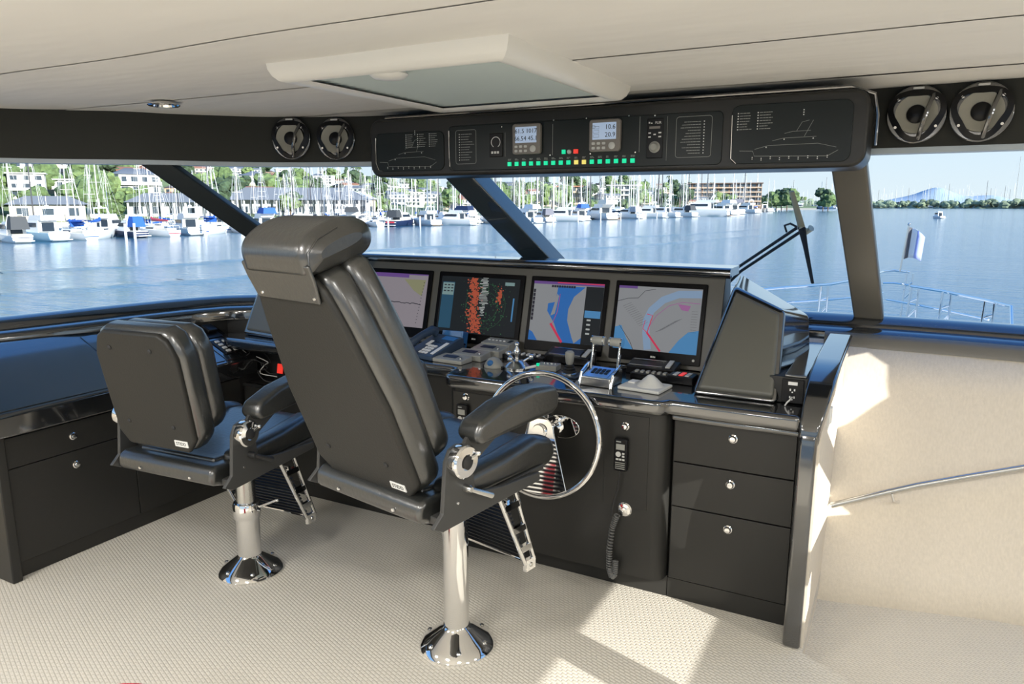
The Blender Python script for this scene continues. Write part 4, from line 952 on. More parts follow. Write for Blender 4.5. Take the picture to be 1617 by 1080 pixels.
B().tube([tf @ V(p) for p in ((-0.07, -0.09, 0.014), (-0.07, -0.075, 0.035), (-0.07, 0.0, 0.042), (-0.07, 0.075, 0.036), (-0.07, 0.095, 0.014))], [0.026, 0.024, 0.019, 0.024, 0.026], 12, flat=0.75).build('handset', M['navyp'], ph)
bx = thing('blue_box', 'small bright blue box propped behind the telephone', 'box', (-2.0, 3.12, ZW), 0.1)
B().prism([(-0.06, y, z) for y, z in ((-0.03, 0.0), (0.03, 0.0), (0.055, 0.085), (-0.005, 0.10))], (0.12, 0, 0)).build('case', M['bluebox'], bx, bevel=0.003)
B().prism([(-0.05, y, z) for y, z in ((-0.0325, 0.01), (-0.0085, 0.092), (-0.0075, 0.092), (-0.0315, 0.01))], (0.10, 0, 0)).build('front_face', M['bluebox'], bx)
st = thing('anchor_ornament', 'small silver anchor shaped stand behind the grey modules', 'ornament', (-1.92, 3.09, ZW))
B().tube([(0, 0, 0.0), (0, 0, 0.045)], 0.005, 8).tube([(-0.035, 0, 0.018), (-0.015, -0.005, 0.006), (0.015, -0.005, 0.006), (0.035, 0, 0.018)], 0.005, 8).build('post', M['steel'], st)
B().box(-0.010, 0.010, -0.003, 0.003, 0.036, 0.044).build('crossbar', M['steel'], st)
# three stepped control modules with displays, plus key module
for k, (x, y, z) in enumerate(((-1.845, 2.865, 0.022), (-1.80, 2.965, 0.032), (-1.755, 3.065, 0.042), (-1.745, 3.15, 0.06))):
    names = ['front grey control module with dark display, of the stepped row', 'second grey control module of the stepped row', 'third grey control module of the stepped row', 'rear raised grey module with a row of white keys']
    t = thing('control_module', names[k], 'control module', (x, y, ZW), math.radians(-4), 'stepped grey control modules')
    B().prism([(-0.085, yy, zz) for yy, zz in ((-0.045, 0.0), (0.045, 0.0), (0.045, z + 0.008), (-0.045, z - 0.004))], (0.17, 0, 0)).build('case', M['grey'], t, bevel=0.004)
    fm = frame((0, 0, z + 0.0025), (1, 0, 0), (0, 0.09, 0.012))
    if k < 3:
        B().box(-0.045, 0.03, -0.015, 0.018, 0.0, 0.002, fm).build('display', M['lcdtext'], t)
        B().lathe([(0.008, 0), (0.007, 0.008)], fm @ V((0.062, -0.02, 0)), (0, 0, 1), 12).build('dial', M['steel'], t)
    else:
        for i in range(5): B().lathe([(0.007, 0), (0.006, 0.004)], fm @ V((-0.06 + i * 0.022, 0.0, 0)), (0, 0, 1), 10).build('key', M['white'], t)
        B().box(0.055, 0.075, -0.02, 0.02, 0.0, 0.003, fm).build('switch', M['steel'], t)
# trackball dome
t = thing('trackball', 'blue-grey domed trackball near the front edge of the worktop', 'trackball', (-1.615, 2.86, ZW))
B().lathe([(0.045, 0.0), (0.046, 0.004), (0.040, 0.020), (0.026, 0.038), (0.010, 0.046), (0.001, 0.047)], n=28).build('dome', M['grey'], t)
B().ball((0.0, -0.03, 0.022), 0.016).build('ball', M['bluebox'], t)
B().box(-0.055, 0.055, -0.012, 0.012, 0.0, 0.008).build('base', M['blackp'], t, bevel=0.003)
# chrome joystick cluster
t = thing('thruster_joystick', 'polished chrome joystick cluster left of centre on the worktop', 'joystick', (-1.515, 2.90, ZW))
B().lathe([(0.062, 0.0), (0.062, 0.006), (0.045, 0.022), (0.030, 0.034), (0.022, 0.038)], n=28).build('base', M['steel'], t)
B().lathe([(0.012, 0.036), (0.010, 0.055), (0.016, 0.065), (0.016, 0.08), (0.008, 0.092), (0.006, 0.10)], n=18).ball((0, 0, 0.108), 0.012).build('stick', M['chrome'], t)
for a in (20, 150, 270):
    x, y = 0.06 * math.cos(math.radians(a)), 0.06 * math.sin(math.radians(a))
    B().tube([(x * 0.5, y * 0.5, 0.03), (x, y, 0.048)], 0.005, 8).ball((x * 1.1, y * 1.1, 0.052), 0.014).build('knob', M['chrome'], t)
# long switch panels between
t = thing('switch_panel', 'low black panel with white-lettered switches behind the chrome joystick', 'switch panel', (-1.60, 3.08, ZW))
B().box(-0.10, 0.15, -0.035, 0.035, 0, 0.022).build('case', M['blackp'], t, bevel=0.003)
for i in range(8): B().box(-0.09 + i * 0.028, -0.082 + i * 0.028, -0.02, 0.012, 0.022, 0.03).build('toggle', M['print'], t)
t = thing('radio_unit', 'black radio unit with a pale handle bar, below the channel chart monitor', 'radio', (-1.34, 3.12, ZW))
B().prism([(-0.12, y, z) for y, z in ((-0.05, 0.0), (0.05, 0.0), (0.05, 0.06), (-0.05, 0.035))], (0.23, 0, 0)).build('case', M['blackp'], t, bevel=0.004)
fm = frame((0, 0, 0.0485), (1, 0, 0), (0, 0.1, 0.025)); B().box(-0.10, 0.06, -0.04, -0.034, 0, 0.003, fm).box(-0.10, 0.06, 0.03, 0.036, 0, 0.003, fm).build('trim', M['steel'], t); B().box(0.07, 0.09, -0.04, 0.04, 0, 0.006, fm).build('handle', M['pale'], t)
B().box(-0.10, 0.055, -0.032, 0.028, 0, 0.0015, fm).build('display', M['lcdtext'], t)
t = thing('control_box', 'small grey box with green lamp behind the wheel', 'control box', (-1.37, 2.93, ZW), 0.1)
B().box(-0.05, 0.05, -0.035, 0.035, 0, 0.026).build('case', M['grey'], t, bevel=0.004); B().box(-0.045, -0.032, -0.036, -0.026, 0.02, 0.032).build('lamp', M['green'], t); B().tube([(-0.09, -0.06, 0.01), (-0.05, -0.03, 0.018)], 0.006, 8).build('lever', M['white'], t)
for i in range(4): B().lathe([(0.006, 0), (0.005, 0.006)], (-0.02 + i * 0.018, 0.0, 0.026), (0, 0, 1), 10).build('dial', M['steel'], t)
# black joystick with rubber boot
t = thing('joystick', 'black joystick with ribbed rubber boot left of the throttles', 'joystick', (-1.235, 2.86, ZW))
B().box(-0.05, 0.05, -0.045, 0.045, 0, 0.008).build('plate', M['navyp'], t, bevel=0.003)
B().lathe([(0.036, 0.008), (0.036, 0.014), (0.030, 0.018)], n=24).build('ring', M['steel'], t)
B().lathe([(0.028, 0.016), (0.030, 0.022), (0.022, 0.028), (0.025, 0.034), (0.018, 0.040), (0.021, 0.046), (0.014, 0.052)], n=20).build('boot', M['rubber'], t)
B().lathe([(0.012, 0.05), (0.018, 0.062), (0.021, 0.095), (0.020, 0.105), (0.012, 0.112), (0.001, 0.113)], n=20).build('grip', M['grey'], t)
# throttle
t = thing('throttle', 'chrome twin lever throttle with blue top plate', 'throttle', (-1.06, 2.80, ZW), math.radians(-4))
B().prism([(-0.065, y, z) for y, z in ((-0.07, 0.0), (0.06, 0.0), (0.06, 0.058), (0.03, 0.064), (-0.07, 0.038))], (0.13, 0, 0)).build('housing', M['steel'], t, bevel=0.004)
fm = frame((0, -0.02, 0.0515), (1, 0, 0), (0, 0.1, 0.026)); B().box(-0.05, 0.05, -0.045, 0.045, 0, 0.002, fm).build('top_plate', mk('blue_plate', (0.2, 0.4, 0.75), 0.25, 0.6), t)  # top plate has a blue metallic base colour
for i in range(4):
    for j in range(2): B().box(-0.036 + i * 0.02, -0.022 + i * 0.02, -0.018 + j * 0.024, 0.0 + j * 0.024, 0.002, 0.005, fm).build('key', M['blackp'], t)
for s in (-1, 1):
    B().prism([(s * 0.071 - 0.005, y, z) for y, z in ((-0.075, 0.0), (-0.055, 0.0), (-0.04, 0.045), (0.02, 0.072), (0.06, 0.066), (0.06, 0.075), (0.015, 0.085), (-0.055, 0.055))], (0.010, 0, 0)).build('side_rail', M['chrome'], t, bevel=0.002)
    B().prism([(s * 0.060 - 0.004, y, z) for y, z in ((0.01, 0.055), (0.035, 0.055), (0.052, 0.165), (0.036, 0.17))], (0.008, 0, 0)).build('lever', M['chrome'], t, bevel=0.002)
    gp = B().lathe([(0.016, 0), (0.019, 0.006), (0.019, 0.052), (0.016, 0.058)], (s * 0.066, 0.044, 0.172), (-s, 0, 0), 20).build('grip', M['grey'], t)
    B().lathe([(0.0195, 0.0), (0.0195, 0.006)], (s * 0.07, 0.044, 0.172), (-s, 0, 0), 20).lathe([(0.0198, 0.048), (0.0198, 0.053)], (s * 0.066, 0.044, 0.172), (-s, 0, 0), 20).build('grip_ring', M['chrome'], gp)
# right-hand units
t = thing('radio_unit', 'black radio unit with a pale handle bar, below the street chart monitor', 'radio', (-0.93, 3.09, ZW))
B().prism([(-0.11, y, z) for y, z in ((-0.05, 0.0), (0.05, 0.0), (0.05, 0.05), (-0.05, 0.032))], (0.22, 0, 0)).build('case', M['blackp'], t, bevel=0.004)
fm = frame((0, 0, 0.0425), (1, 0, 0), (0, 0.1, 0.018)); B().box(-0.10, 0.05, -0.04, -0.034, 0, 0.003, fm).box(-0.10, 0.05, 0.03, 0.036, 0, 0.003, fm).build('trim', M['steel'], t); B().box(0.065, 0.085, -0.04, 0.04, 0, 0.006, fm).build('handle', M['pale'], t)
t = thing('key_panel', 'narrow black panel with a row of pale toggles, right of the throttles', 'switch panel', (-0.90, 2.98, ZW), -0.02)
B().box(-0.09, 0.08, -0.03, 0.03, 0, 0.024).build('case', M['blackp'], t, bevel=0.003)
for i in range(6): B().box(-0.075 + i * 0.025, -0.062 + i * 0.025, -0.012, 0.012, 0.024, 0.032).build('toggle', M['grey'], t)
t = thing('control_box', 'small black box with white and red keys next to the padded pod', 'control box', (-0.765, 2.97, ZW), -0.05)
B().box(-0.055, 0.055, -0.04, 0.04, 0, 0.035).build('case', M['blackp'], t, bevel=0.004)
for i in range(3): B().box(-0.035 + i * 0.026, -0.018 + i * 0.026, -0.03, 0.03, 0.035, 0.038).build('key', M['pale'] if i != 1 else M['red'], t)
t = thing('trackball', 'pale grey pad with a pointed dome, right of the throttles', 'trackball', (-0.875, 2.80, ZW), math.radians(-6))
B().box(-0.09, 0.09, -0.07, 0.075, 0, 0.014).build('pad', M['pale'], t, bevel=0.005, seg=3)
B().lathe([(0.058, 0.013), (0.050, 0.020), (0.028, 0.042), (0.012, 0.056), (0.001, 0.060)], (0.02, 0.01, 0), (0, 0, 1), 28).build('dome', M['pale'], t)
B().box(-0.075, -0.045, 0.0, 0.045, 0.013, 0.02).build('button', M['white'], t, bevel=0.002)

# ================================================================== port side console
pc = thing('side_console', 'low black console along the port window with sloping top', 'console', (-3.4, 2.2, 0))
W(pc, B().box(-3.75, -3.262, 1.57, 3.0, 0.07, 0.635)).build('body', M['matte'], pc)
W(pc, B().box(-3.75, -3.265, 1.57, 2.86, 0.0, 0.07)).build('plinth', M['satin'], pc)
W(pc, B().box(-3.74, -3.225, 1.53, 1.572, 0.0, 0.735)).build('end_post', M['satin'], pc, bevel=0.006)
for y0_, y1_ in ((1.576, 2.15), (2.154, 2.82)):
    for z0, z1, zk in ((0.497, 0.63, 0.565), (0.075, 0.493, 0.43)):
        d = W(pc, B().box(-3.266, -3.248, y0_, y1_, z0, z1)).build('drawer' if z0 > 0.3 else 'door', M['satin'], pc, bevel=0.002)
        knob(d, V((-3.248, (y0_ + y1_) / 2, zk)) - pc.location, (1, 0, 0))
sl = [(-3.206, 0.645), (-3.20, 0.738), (-3.21, 0.748), (-3.66, 0.955), (-3.70, 0.965), (-3.74, 0.965), (-3.74, 0.645)]
W(pc, B().prism([(x, 1.50, z) for x, z in sl], (0, 1.42, 0))).build('sloping_top', M['gloss'], pc, bevel=0.008, seg=3)
SF = frame((-3.21, 0, 0.748), (0, 1, 0), (-0.45, 0, 0.207))
for y0_, y1_, yk, vk in ((1.52, 2.16, 1.66, 0.24), (2.17, 2.71, 2.48, 0.34)):
    d = W(pc, B().box(y0_, y1_, 0.012, 0.455, -0.002, 0.004, SF)).build('flap', M['gloss'], pc, bevel=0.002)
    knob(d, SF @ V((yk, vk, 0.004)) - pc.location, (0.418, 0, 0.908))
d = W(pc, B().box(2.725, 2.905, 0.012, 0.455, -0.002, 0.004, SF)).build('switch_flap', M['gloss'], pc, bevel=0.002)
e1 = W(pc, B().box(2.745, 2.875, 0.23, 0.365, 0.003, 0.010, SF)).build('radio_face', M['blackp'], d, bevel=0.003)
W(pc, B().box(2.80, 2.865, 0.27, 0.34, 0.010, 0.035, SF)).build('microphone', M['blackp'], d, bevel=0.008, seg=3)
e2 = W(pc, B().box(2.755, 2.87, 0.06, 0.205, 0.003, 0.010, SF)).build('switch_block', M['blackp'], d, bevel=0.003)
for i in range(2):
    for j in range(4): W(pc, B().box(2.775 + i * 0.05, 2.80 + i * 0.05, 0.075 + j * 0.032, 0.092 + j * 0.032, 0.010, 0.016, SF)).build('switch', M['pale'], e2)
for j in range(4): W(pc, B().box(2.752 + (j % 2) * 0.018, 2.764 + (j % 2) * 0.018, 0.25 + j * 0.027, 0.262 + j * 0.027, 0.010, 0.014, SF)).build('key', M['pale'], e1)
# loose cables and the lit rocker in the corner
rr = random.Random(4)
for k, lab in enumerate(('loose dark cable looping down beside the switch panel', 'thin pale cable dangling from the switch panel into the niche', 'black cable trailing to the red lit rocker')):
    pts = [SF @ V((2.86 + 0.02 * k, 0.10 + 0.05 * k, 0.015))]
    for i in range(1, 8):
        f = i / 7; pts.append(V((-3.27 + 0.22 * f + 0.03 * math.sin(i * 2.1 + k), 2.88 + 0.03 * k + 0.035 * math.cos(i * 1.7 + k), 0.80 - 0.19 * f + 0.015 * math.sin(i * 3 + k))))
    pts[-1].z = 0.615
    tag(B().tube(smooth_poly(pts, 4), 0.0025, 6).build('cable', M['pale'] if k == 1 else M['rubber']), lab, 'cable')
rk = thing('rocker_switch', 'small red lit rocker switch in the dark corner niche', 'switch', (-3.02, 2.93, 0.606))
B().prism([(-0.03, y, z) for y, z in ((-0.025, 0.0), (0.025, 0.0), (0.025, 0.12), (-0.005, 0.125))], (0.06, 0, 0)).build('housing', M['blackp'], rk, bevel=0.003)
B().prism([(-0.02, y, z) for y, z in ((-0.0215, 0.06), (-0.0125, 0.112), (-0.0175, 0.112), (-0.0265, 0.06))], (0.04, 0, 0)).build('rocker', M['red'], rk)

# red cloth thing at the lower edge of the picture
q = on_z(217, 1074, 0.30); q = q - V((-math.sin(YAW), math.cos(YAW), 0)) * 0.10
rc = thing('red_cushion', 'round red fabric pouf just entering the lower left edge', 'pouf', (q.x - 0.03, q.y, 0.0))
B().lathe([(0.105, 0.0), (0.125, 0.02), (0.132, 0.10), (0.13, 0.22), (0.115, 0.27), (0.08, 0.295), (0.03, 0.302), (0.001, 0.303)], n=32).build('cover', M['redcloth'], rc)
B().tube([(0.128 * math.cos(a), 0.128 * math.sin(a), 0.235) for a in (2 * PI * i / 32 for i in range(32))], 0.004, 6, closed=True).build('piping', M['redcloth'], rc)

# ================================================================== outside: water, own bow, marina, hillside
ZWATER = -4.2
def interp(tab, x):
    if x <= tab[0][0]: return tab[0][1]
    for (x0, y0), (x1, y1) in zip(tab, tab[1:]):
        if x <= x1: return y0 + (y1 - y0) * (x - x0) / (x1 - x0)
    return tab[-1][1]
M['water'] = mk('harbour_water', (0.045, 0.165, 0.265), 0.12, spec=0.5)
nt = M['water'].node_tree; pb = nt.nodes['Principled BSDF']
tc = nt.nodes.new('ShaderNodeTexCoord')
mp = nt.nodes.new('ShaderNodeMapping'); mp.inputs['Scale'].default_value = (0.25, 1.0, 1); mp.inputs['Rotation'].default_value = (0, 0, -0.35)
nt.links.new(tc.outputs['Object'], mp.inputs[0])
n1 = nt.nodes.new('ShaderNodeTexNoise'); n1.inputs['Scale'].default_value = 1.1; n1.inputs['Detail'].default_value = 5; n1.inputs['Roughness'].default_value = 0.6
n2 = nt.nodes.new('ShaderNodeTexNoise'); n2.inputs['Scale'].default_value = 0.06; n2.inputs['Detail'].default_value = 3
nt.links.new(mp.outputs[0], n1.inputs['Vector']); nt.links.new(mp.outputs[0], n2.inputs['Vector'])
ad = nt.nodes.new('ShaderNodeMath'); ad.operation = 'MULTIPLY_ADD'; ad.inputs[1].default_value = 1.5
nt.links.new(n2.outputs['Fac'], ad.inputs[0]); nt.links.new(n1.outputs['Fac'], ad.inputs[2])
bp = nt.nodes.new('ShaderNodeBump'); bp.inputs['Strength'].default_value = 0.36; bp.inputs['Distance'].default_value = 0.35
nt.links.new(ad.outputs[0], bp.inputs['Height']); nt.links.new(bp.outputs[0], pb.inputs['Normal'])
b = B().add([(-4000, -400, ZWATER), (4000, -400, ZWATER), (4000, 6000, ZWATER), (-4000, 6000, ZWATER)], [(0, 1, 2, 3)])
wt_ = b.build('water', M['water'], smooth=0); tag(wt_, 'blue rippled harbour water', kind='structure')
# long low wake swells
for k, (pts, lab) in enumerate(((((0, 430), (120, 424), (250, 420), (370, 411), (640, 392), (760, 386), (900, 377), (1100, 369), (1240, 358)), 'upper'), (((0, 464), (130, 456), (260, 446), (365, 439), (700, 402), (880, 394), (1000, 388), (1150, 376), (1240, 368)), 'lower'))):
    path = [on_z(x, y, ZWATER) for x, y in pts]; path = smooth_poly(path, 6)
    n = len(path); vs = []
    for i, p in enumerate(path):
        d = (path[min(i + 1, n - 1)] - path[max(i - 1, 0)]).normalized(); s = V((d.y, -d.x, 0)); wd = 1.7 + 0.5 * math.sin(i * 1.3)
        hh = 0.12 * math.sin(PI * min(1, max(0.03, i / (n - 1)))) ** 0.4
        for o_, h_ in ((-1.6, -0.02), (-0.6, 0.5), (0, 1), (0.5, 0.55), (1.2, -0.02)): vs.append(p + s * o_ * wd + V((0, 0, hh * h_)))
    b = B().add(vs, [(i * 5 + j, i * 5 + j + 1, (i + 1) * 5 + j + 1, (i + 1) * 5 + j) for i in range(n - 1) for j in range(4)])
    tag(b.build('wake_swell', M['water'], smooth=80), lab + ' of the two long dark wake swells on the water', 'wake', 'wake swells')

# ------------------------------------------------------------------ own foredeck, rail, burgee, wiper
M['gel'] = mk('white_gelcoat', (0.8, 0.8, 0.78), 0.3)
fd = [(-3.4, 4.2), (-2.6, 6.0), (-1.4, 8.2), (-0.11, 9.8), (1.2, 8.2), (2.4, 6.0), (3.2, 4.2)]
tag(B().prism([(x, y, -0.45) for x, y in fd], (0, 0, 0.4)).build('foredeck', M['gel'], bevel=0.03), 'white foredeck of the yacht below the windshield', kind='structure')
br_ = thing('bow_rail', 'stainless bow rail around the foredeck', 'railing', (-0.11, 9.3, -0.05))
RZ = 0.75
def rail_pts(lst, h): return [on_z(x, y, h) - br_.location for x, y in lst]
top_l = rail_pts(((1190, 459), (1228, 455), (1311, 449), (1360, 440), (1394, 429)), RZ); top_r = rail_pts(((1439, 452), (1489, 460), (1556, 474), (1597, 484)), RZ)
apex = rail_pts(((1394, 429), (1412, 427), (1437, 430)), RZ)
low_l = rail_pts(((1190, 481), (1300, 474), (1345, 470), (1394, 462)), 0.50); low_r = rail_pts(((1400, 473), (1439, 480), (1497, 491), (1561, 505)), 0.50)
B().tube(top_l, 0.014, 8).build('top_rail', M['chrome'], br_); B().tube(top_r + [top_r[-1] + V((0.03, -0.15, -0.35))], 0.014, 8).build('top_rail', M['chrome'], br_); B().tube(apex, 0.014, 8).build('pulpit_rail', M['chrome'], br_)
B().tube(low_l, 0.010, 8).build('lower_rail', M['chrome'], br_); B().tube(low_r, 0.010, 8).build('lower_rail', M['chrome'], br_)
B().tube(rail_pts(((1394, 447), (1412, 447), (1436, 450)), 0.62), 0.010, 8).build('lower_rail', M['chrome'], br_)
for x, y in ((1297, 450), (1432, 431), (1439, 452), (1489, 461), (1556, 474)):
    p = on_z(x, y, RZ) - br_.location
    B().tube([p, (p.x - 0.03, p.y, 0.0)], 0.012, 8).tube([p + V((0.07, -0.03, 0)), (p.x + 0.07, p.y - 0.03, 0.0)], 0.012, 8).tube([p + V((0, 0, -0.16)), p + V((0.07, -0.03, -0.12))], 0.009, 6).tube([p + V((0, 0, -0.32)), p + V((0.07, -0.03, -0.22))], 0.009, 6).build('stanchion', M['chrome'], br_)
fp = on_z(1421, 429, RZ)
bf = thing('burgee', 'white and blue pennant on a short staff at the bow', 'flag', fp)
B().tube([(0, 0, 0), (0.05, 0, 0.58)], 0.010, 8).ball((0.05, 0, 0.60), 0.018).build('staff', M['steel'], bf)
def wave(u, v, u0, u1):
    uu = u0 + (u1 - u0) * u; x = 0.03 + 0.02 * v + uu * 0.19; return (x, 0.03 * math.sin(uu * 7) , 0.16 + 0.40 * v * (1 - 0.25 * uu) + 0.10 * uu - 0.12 * uu * uu)
for nm, u0, u1, c in (('hoist_panel', 0, 0.22, (0.10, 0.10, 0.11)), ('middle_panel', 0.22, 0.55, (0.8, 0.8, 0.8)), ('fly_panel', 0.55, 1.0, (0.35, 0.4, 0.75))):
    B().grid(lambda u, v: wave(u, v, u0, u1), 6, 6).build(nm, mk('flag_' + nm, c, 0.8), bf, solid=0.004, smooth=80)
# windshield wiper in front of the centre pane
pa, pb_, pc_ = V((-1.2, 3.24, 1.81)), V((-0.2, 3.28, 1.81)), V((-0.5, 4.02, 1.05))
nW = (pb_ - pa).cross(pc_ - pa).normalized()
def on_glass(x, y, off=0.0):
    d = ray(x, y); nn = nW if nW.y > 0 else -nW; q = pa + nn * off; return EYE + d * ((q - EYE).dot(nn) / d.dot(nn))
wl = on_glass(1266, 362, 0.06)
wp_ = thing('windshield_wiper', 'long twin arm wiper outside the centre windshield', 'wiper', wl)
G = lambda x, y, o=0.05: on_glass(x, y, o) - wl
B().tube([G(1140, 442), G(1158, 427), G(1258, 360)], 0.008, 8).build('arm', M['matte'], wp_); B().tube([G(1150, 447), G(1170, 428), G(1264, 366)], 0.008, 8).build('arm', M['matte'], wp_)
B().tube([G(1250, 302), G(1262, 345), G(1267, 364)], [0.012, 0.016, 0.018], 8, flat=0.4).build('blade_top', mk('wiper_tan', (0.4, 0.37, 0.25), 0.5), wp_)
B().tube([G(1266, 360, 0.04), G(1272, 390, 0.03), G(1283, 447, 0.03)], [0.018, 0.012, 0.008], 8, flat=0.5).build('blade', M['matte'], wp_)
B().tube([G(1262, 358), G(1274, 366), G(1281, 360)], 0.016, 8).build('pivot', mk('wiper_pale', (0.6, 0.57, 0.42), 0.5), wp_)
B().tube([G(1242, 366), G(1239, 356), G(1248, 353), G(1258, 358)], 0.005, 6).build('washer_hose', M['matte'], wp_)
hn = on_dist(1040, 420, 5.4)
t = thing('deck_light', 'small dark dome light on the foredeck just above the dash edge', 'light', (hn.x, hn.y, -0.05))
B().lathe([(0.09, 0), (0.09, 0.02), (0.04, 0.04), (0.04, hn.z - 0.02)], n=20).build('stalk', M['matte'], t); B().ball((0, 0, hn.z + 0.01), (0.055, 0.055, 0.05), 16, 10).build('dome', M['navyp'], t)

# ------------------------------------------------------------------ boats
C_ = dict(white=mk('boat_white', (0.82, 0.82, 0.80), 0.35), navy=mk('boat_navy', (0.015, 0.025, 0.07), 0.3), blue=mk('canvas_blue', (0.015, 0.10, 0.42), 0.7), red=mk('canvas_red', (0.42, 0.06, 0.09), 0.7), dark=mk('canvas_dark', (0.05, 0.055, 0.06), 0.7),
          glass=mk('boat_window', (0.02, 0.03, 0.045), 0.15), alu=mk('mast_alloy', (0.75, 0.75, 0.74), 0.4), teak=mk('teak', (0.3, 0.17, 0.08), 0.7), pale=mk('boat_paleblue', (0.45, 0.65, 0.78), 0.35), grey=mk('boat_grey', (0.35, 0.37, 0.4), 0.5), cream=mk('boat_cream', (0.72, 0.68, 0.58), 0.5), wood=mk('mast_dark', (0.06, 0.06, 0.07), 0.5))
def hull(b, L, W_, H, tr=0.8):
    N = 10; rows = []
    for i in range(N + 1):
        u = i / N; hb = W_ / 2 * ((tr + (1 - tr) * math.sin(min(1, u / 0.5) * PI / 2)) if u < 0.5 else math.cos(((u - 0.5) / 0.5) ** 1.6 * PI / 2) ** 0.9 + 0.004)
        y = -L / 2 + L * u; z = H * (0.92 + 0.35 * u * u); rk = 0.06 * L * max(0, u - 0.6)
        rows.append([(-hb, y + rk, z), (-hb * 0.92, y + rk * 0.5, z * 0.45), (-hb * 0.6, y, -0.25), (0, y, -0.5), (hb * 0.6, y, -0.25), (hb * 0.92, y + rk * 0.5, z * 0.45), (hb, y + rk, z)])
    vs = [p for r in rows for p in r]
    fs = [(i * 7 + j, (i + 1) * 7 + j, (i + 1) * 7 + j + 1, i * 7 + j + 1) for i in range(N) for j in range(6)]
    fs += [(i * 7 + 6, (i + 1) * 7 + 6, (i + 1) * 7, i * 7) for i in range(N)] + [tuple(range(7))]
    b.add(vs, fs); return b
def taper(b, x, y0, y1, z0, z1, kx=0.85, kf=0.3, kb=0.1):
    h = z1 - z0
    return b.hexa([(-x, y0, z0), (x, y0, z0), (x, y1, z0), (-x, y1, z0), (-x * kx, y0 + kb * h, z1), (x * kx, y0 + kb * h, z1), (x * kx, y1 - kf * h * 2, z1), (-x * kx, y1 - kf * h * 2, z1)])
def sail_parts(L, cover, hullc='white', mast=13.0, bimini=None, mastc='alu', mr=0.10):
    W_ = L * 0.31; H = L * 0.11; out = []
    out.append(('hull', hull(B(), L, W_, H, 0.72), C_[hullc]))
    out.append(('boot_stripe', B().box(-W_ * 0.34, W_ * 0.34, -L / 2 - 0.02, -L / 2, H * 0.42, H * 0.55), C_['blue' if cover != 'red' else 'red']))
    out.append(('cabin', taper(B(), W_ * 0.3, -L * 0.12, L * 0.22, H * 0.9, H + 0.55, 0.85, 0.4), C_['white']))
    out.append(('cabin_windows', B().box(-W_ * 0.295, W_ * 0.295, -L * 0.08, L * 0.12, H + 0.12, H + 0.34), C_['glass']))
    out.append(('cockpit', B().box(-W_ * 0.28, W_ * 0.28, -L * 0.42, -L * 0.14, H * 0.9, H + 0.22), C_['cream']))
    out.append(('mast', B().cyl((0, L * 0.08, H), (0, L * 0.07, H + mast), mr, mr * 0.7, 8).box(-0.9, 0.9, L * 0.07, L * 0.08, H + mast * 0.5, H + mast * 0.5 + 0.05).box(-0.6, 0.6, L * 0.07, L * 0.08, H + mast * 0.76, H + mast * 0.76 + 0.05), C_[mastc]))
    out.append(('boom', B().cyl((0, L * 0.07, H + 1.3), (0, -L * 0.36, H + 1.35), 0.07, 0.06, 8), C_['alu']))
    if cover: out.append(('sail_cover', B().tube([(0, L * 0.075, H + 1.95), (0, L * 0.04, H + 1.6), (0, -L * 0.15, H + 1.48), (0, -L * 0.35, H + 1.42)], [0.16, 0.26, 0.22, 0.12], 8), C_[cover]))
    out.append(('rigging', B().tube([(0, L * 0.5, H * 1.25), (0, L * 0.07, H + mast)], 0.022, 4).tube([(0, -L * 0.49, H), (0, L * 0.07, H + mast)], 0.022, 4).tube([(W_ * 0.44, L * 0.05, H), (0.9, L * 0.07, H + mast * 0.5), (0, L * 0.07, H + mast)], 0.018, 4).tube([(-W_ * 0.44, L * 0.05, H), (-0.9, L * 0.07, H + mast * 0.5), (0, L * 0.07, H + mast)], 0.018, 4), C_['alu']))
    out.append(('stern_rail', B().tube([(-W_ * 0.34, -L * 0.36, H + 0.6), (-W_ * 0.34, -L * 0.48, H + 0.62), (W_ * 0.34, -L * 0.48, H + 0.62), (W_ * 0.34, -L * 0.36, H + 0.6)], 0.025, 6).cyl((-W_ * 0.34, -L * 0.48, H), (-W_ * 0.34, -L * 0.48, H + 0.62), 0.02, n=6).cyl((W_ * 0.34, -L * 0.48, H), (W_ * 0.34, -L * 0.48, H + 0.62), 0.02, n=6), C_['alu']))
    if bimini: out.append(('bimini', B().grid(lambda u, v: (W_ * 0.36 * (2 * u - 1), -L * 0.42 + L * 0.26 * v, H + 1.95 - 0.25 * (2 * u - 1) ** 2), 6, 3).box(-W_ * 0.33, W_ * 0.33, -L * 0.14, -L * 0.12, H + 0.9, H + 1.7), C_[bimini]))
    return out
